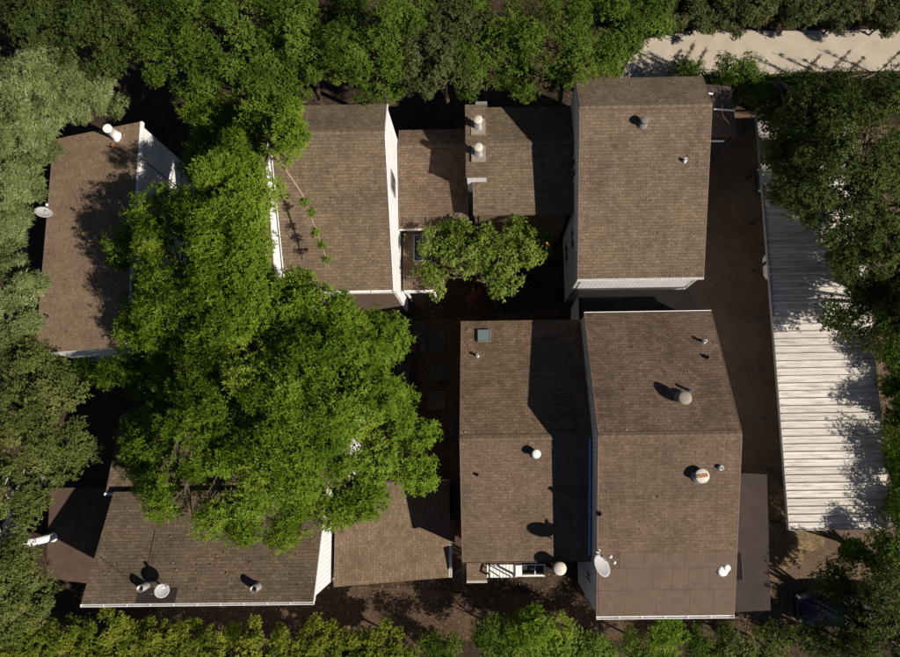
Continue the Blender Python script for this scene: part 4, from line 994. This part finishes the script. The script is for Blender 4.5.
# yellow green shrubs in a row along the lower edge
xs = [15, 62, 98, 122, 152, 182, 212, 250, 285, 318, 352, 384]
for i, px in enumerate(xs):
    py = 640 + random.uniform(-6, 6) - (8 if px < 110 else 0); z = random.uniform(2.6, 3.4)
    tree('shrub', 'yellow green shrub in the long row below the dark brown house', 'yellow', None,
         [(px, py, z, random.uniform(.75, 1.0)), (px + 14, py + 14, z - .3, .8), (px - 12, py + 18, z - .5, .8)], 'yellow shrubs along the lower edge', 'shrub', trunk_r=.05, density=.85)
for i, (px, py, z, r) in enumerate([(445, 652, 2.6, .8), (500, 640, 3.6, .9), (535, 628, 4.0, .9), (560, 642, 3.4, .8), (590, 645, 3.2, .8)]):
    tree('bush', ['small dark bush below the reddish wing corner', 'green bush below the tiny porch roof', 'bright leafy bush below the white entry stair', 'green bush below the pale capped flue stack', 'green bush below the window wall of the tallest townhouse'][i], 'bright' if i == 2 else 'mid', None, [(px, py, z, r), (px + 10, py + 14, z - .4, r * .9), (px - 12, py + 12, z - .5, r * .7)], 'green bushes below the entry stair', 'bush', trunk_r=.05)
for i, (px, py, z, r) in enumerate([(665, 640, 3.4, 1.0), (640, 650, 3.0, .8), (700, 655, 2.8, .7)]):
    tree('bush', ['bright rounded bush below the middle of the long white gutter', 'green bush below the dish end of the white gutter', 'small green bush below the garage end of the white gutter'][i], 'bright' if i == 0 else 'mid', None, [(px, py, z, r), (px + 10, py + 10, z - .4, r * .8)], 'green bushes below the white gutter', 'bush', trunk_r=.05)
for i, (px, py, z, r) in enumerate([(740, 645, 3.0, .9), (770, 650, 2.6, .8), (725, 655, 2.4, .7)]):
    tree('bush', ['feathery olive bush below the flat roofed garage', 'feathery olive bush between the garage and the dark blue car', 'small olive bush below the corner of tallest townhouse and garage'][i], 'olive', None, [(px, py, z, r), (px + 10, py + 10, z - .4, r * .8)], 'olive bushes below the garage', 'bush', trunk_r=.05)

# hedge north of the road, one plant after another
for i, px in enumerate(range(655, 940, 24)):
    py = 8 + random.uniform(-4, 3)
    tree('hedge_plant', 'olive hedge plant in the row along the far side of the pale road', 'hedge', None,
         [(px, py, 2.9, 1.05), (px + 8, py - 14, 3.0, 1.1), (px - 8, py + 4, 2.2, .8)], 'hedge beyond the road', 'hedge', trunk_r=.05, density=.8)
# green shrubs on the near side of the road
for i, (px, py, z, r) in enumerate([(690, 78, 2.2, .6), (705, 76, 2.6, .8), (735, 62, 3.2, .9), (750, 78, 3.0, .9), (720, 82, 2.6, .8), (766, 85, 2.8, .8)]):
    tree('shrub', ['small shrub behind the roof edge of the tall townhouse', 'green shrub behind the corner of the tall townhouse', 'bright leafy shrub reaching over the pale road', 'green shrub behind the dark balcony canopy', 'low shrub between the townhouse corner and the balcony canopy', 'shrub where the balcony canopy meets the dark trees'][i], 'mid', None, [(px, py, z, r), (px + 8, py + 8, z - .4, r * .8)], 'shrubs on the near side of the road', 'shrub', trunk_r=.05)
for i, px in enumerate(range(790, 925, 22)):
    py = 81 + random.uniform(-3, 3)
    tree('shrub', 'dark shrub on the near road edge beside the darkest trees', 'dark', None, [(px, py, 1.9, .5), (px + 10, py + 8, 2.2, .6)], 'dark shrubs on the near road edge', 'shrub', trunk_r=.05)
# slender dark saplings added in place of shadow streaks on the road edge
for i, (px, py, h) in enumerate([(668, 74, 2.6), (679, 71, 3.2), (692, 73, 2.8), (800, 78, 2.6), (826, 76, 2.9), (843, 78, 2.4), (876, 74, 3.1)]):
    b = at(px, py, 0); root = empty('shadow_sapling', tuple(b), 'slender dark plant standing in for a shadow streak on the near road edge', 'shadow_sapling', 'stand-ins for shadow streaks at the road edge')
    mb = MB(); mb.tube([b, b + np.array([.03, .02, h])], [.04, .012], 6); mb.build('stem', BARK, root)
    V, T, c = leaf_cloud([(b[0] + .02 * k, b[1] + .015 * k, h * (.3 + .13 * k), .10 - k * .015, .22) for k in range(5)], 'sprout', .3)
    cloud_mesh('crown', V, T, LEAF['brown'], root)

# dry leaves lying on the ground and on the roofs under the trees
def litter(name, label, pts, parent=None):
    n = len(pts); base = np.array(pts); a = rng.uniform(0, 2 * math.pi, n); L = rng.uniform(.05, .11, (n, 1)); w = L * .45
    d = np.stack([np.cos(a), np.sin(a), rng.normal(0, .15, n)], 1); sd = np.stack([-np.sin(a), np.cos(a), rng.normal(0, .15, n)], 1)
    V = np.stack([base, base + d * L * .5 + sd * w, base + d * L, base + d * L * .5 - sd * w], 1).reshape(-1, 3); V[:, 2] += .022
    o = cloud_mesh(name, V, np.repeat(np.clip(rng.normal(.6, .25, n), 0, 1), 4), LITTER, None)
    tag(o, label, 'leaf litter', kind='stuff')
LITTER = leafmat('dry_leaf_litter', (0.07, 0.042, 0.022), (0.15, 0.095, 0.05), (0.27, 0.19, 0.11), 0.9, 0.1)
g = []
for (x0, x1, y0, y1, n) in ((-18, 10, -10.5, -7, 2600), (-7, 4, 3, 10, 900), (10.3, 14.3, -9, 18, 700), (-6, 10, 16.5, 21, 900), (-24, -16, -8, 4, 700), (12, 20, -11, -5, 700)):
    g += [(rng.uniform(x0, x1), rng.uniform(y0, y1), 0.0) for _ in range(n)]
litter('fallen_leaves', 'scattered dry brown leaves lying on the ground around the houses', g)
g = []
for (x0, x1, y0, y1, zf, n) in ((-9.3, -5, 7, 13, ULz, 90), (-16.8, -7.6, -6.4, -2.4, SWz, 150), (-21.5, -16.8, 4.5, 15, Wz, 110), (-7.2, -2.3, -6.5, -2.3, SEz, 60), (-4.3, -1.1, 10.5, 15, M0z, 60), (-.5, 4, 10.8, 16, M1z, 70), (4.3, 9.8, 7.3, 16.2, R1z, 80), (-1.2, 4.2, -5.4, 5.4, L2z, 60), (4.5, 10.1, -4, 5.5, R2z, 50)):
    for _ in range(n):
        x, y = rng.uniform(x0, x1), rng.uniform(y0, y1); g.append((x, y, zf(x, y)))
litter('fallen_leaves', 'few dry leaves scattered over the shingled roofs', g)
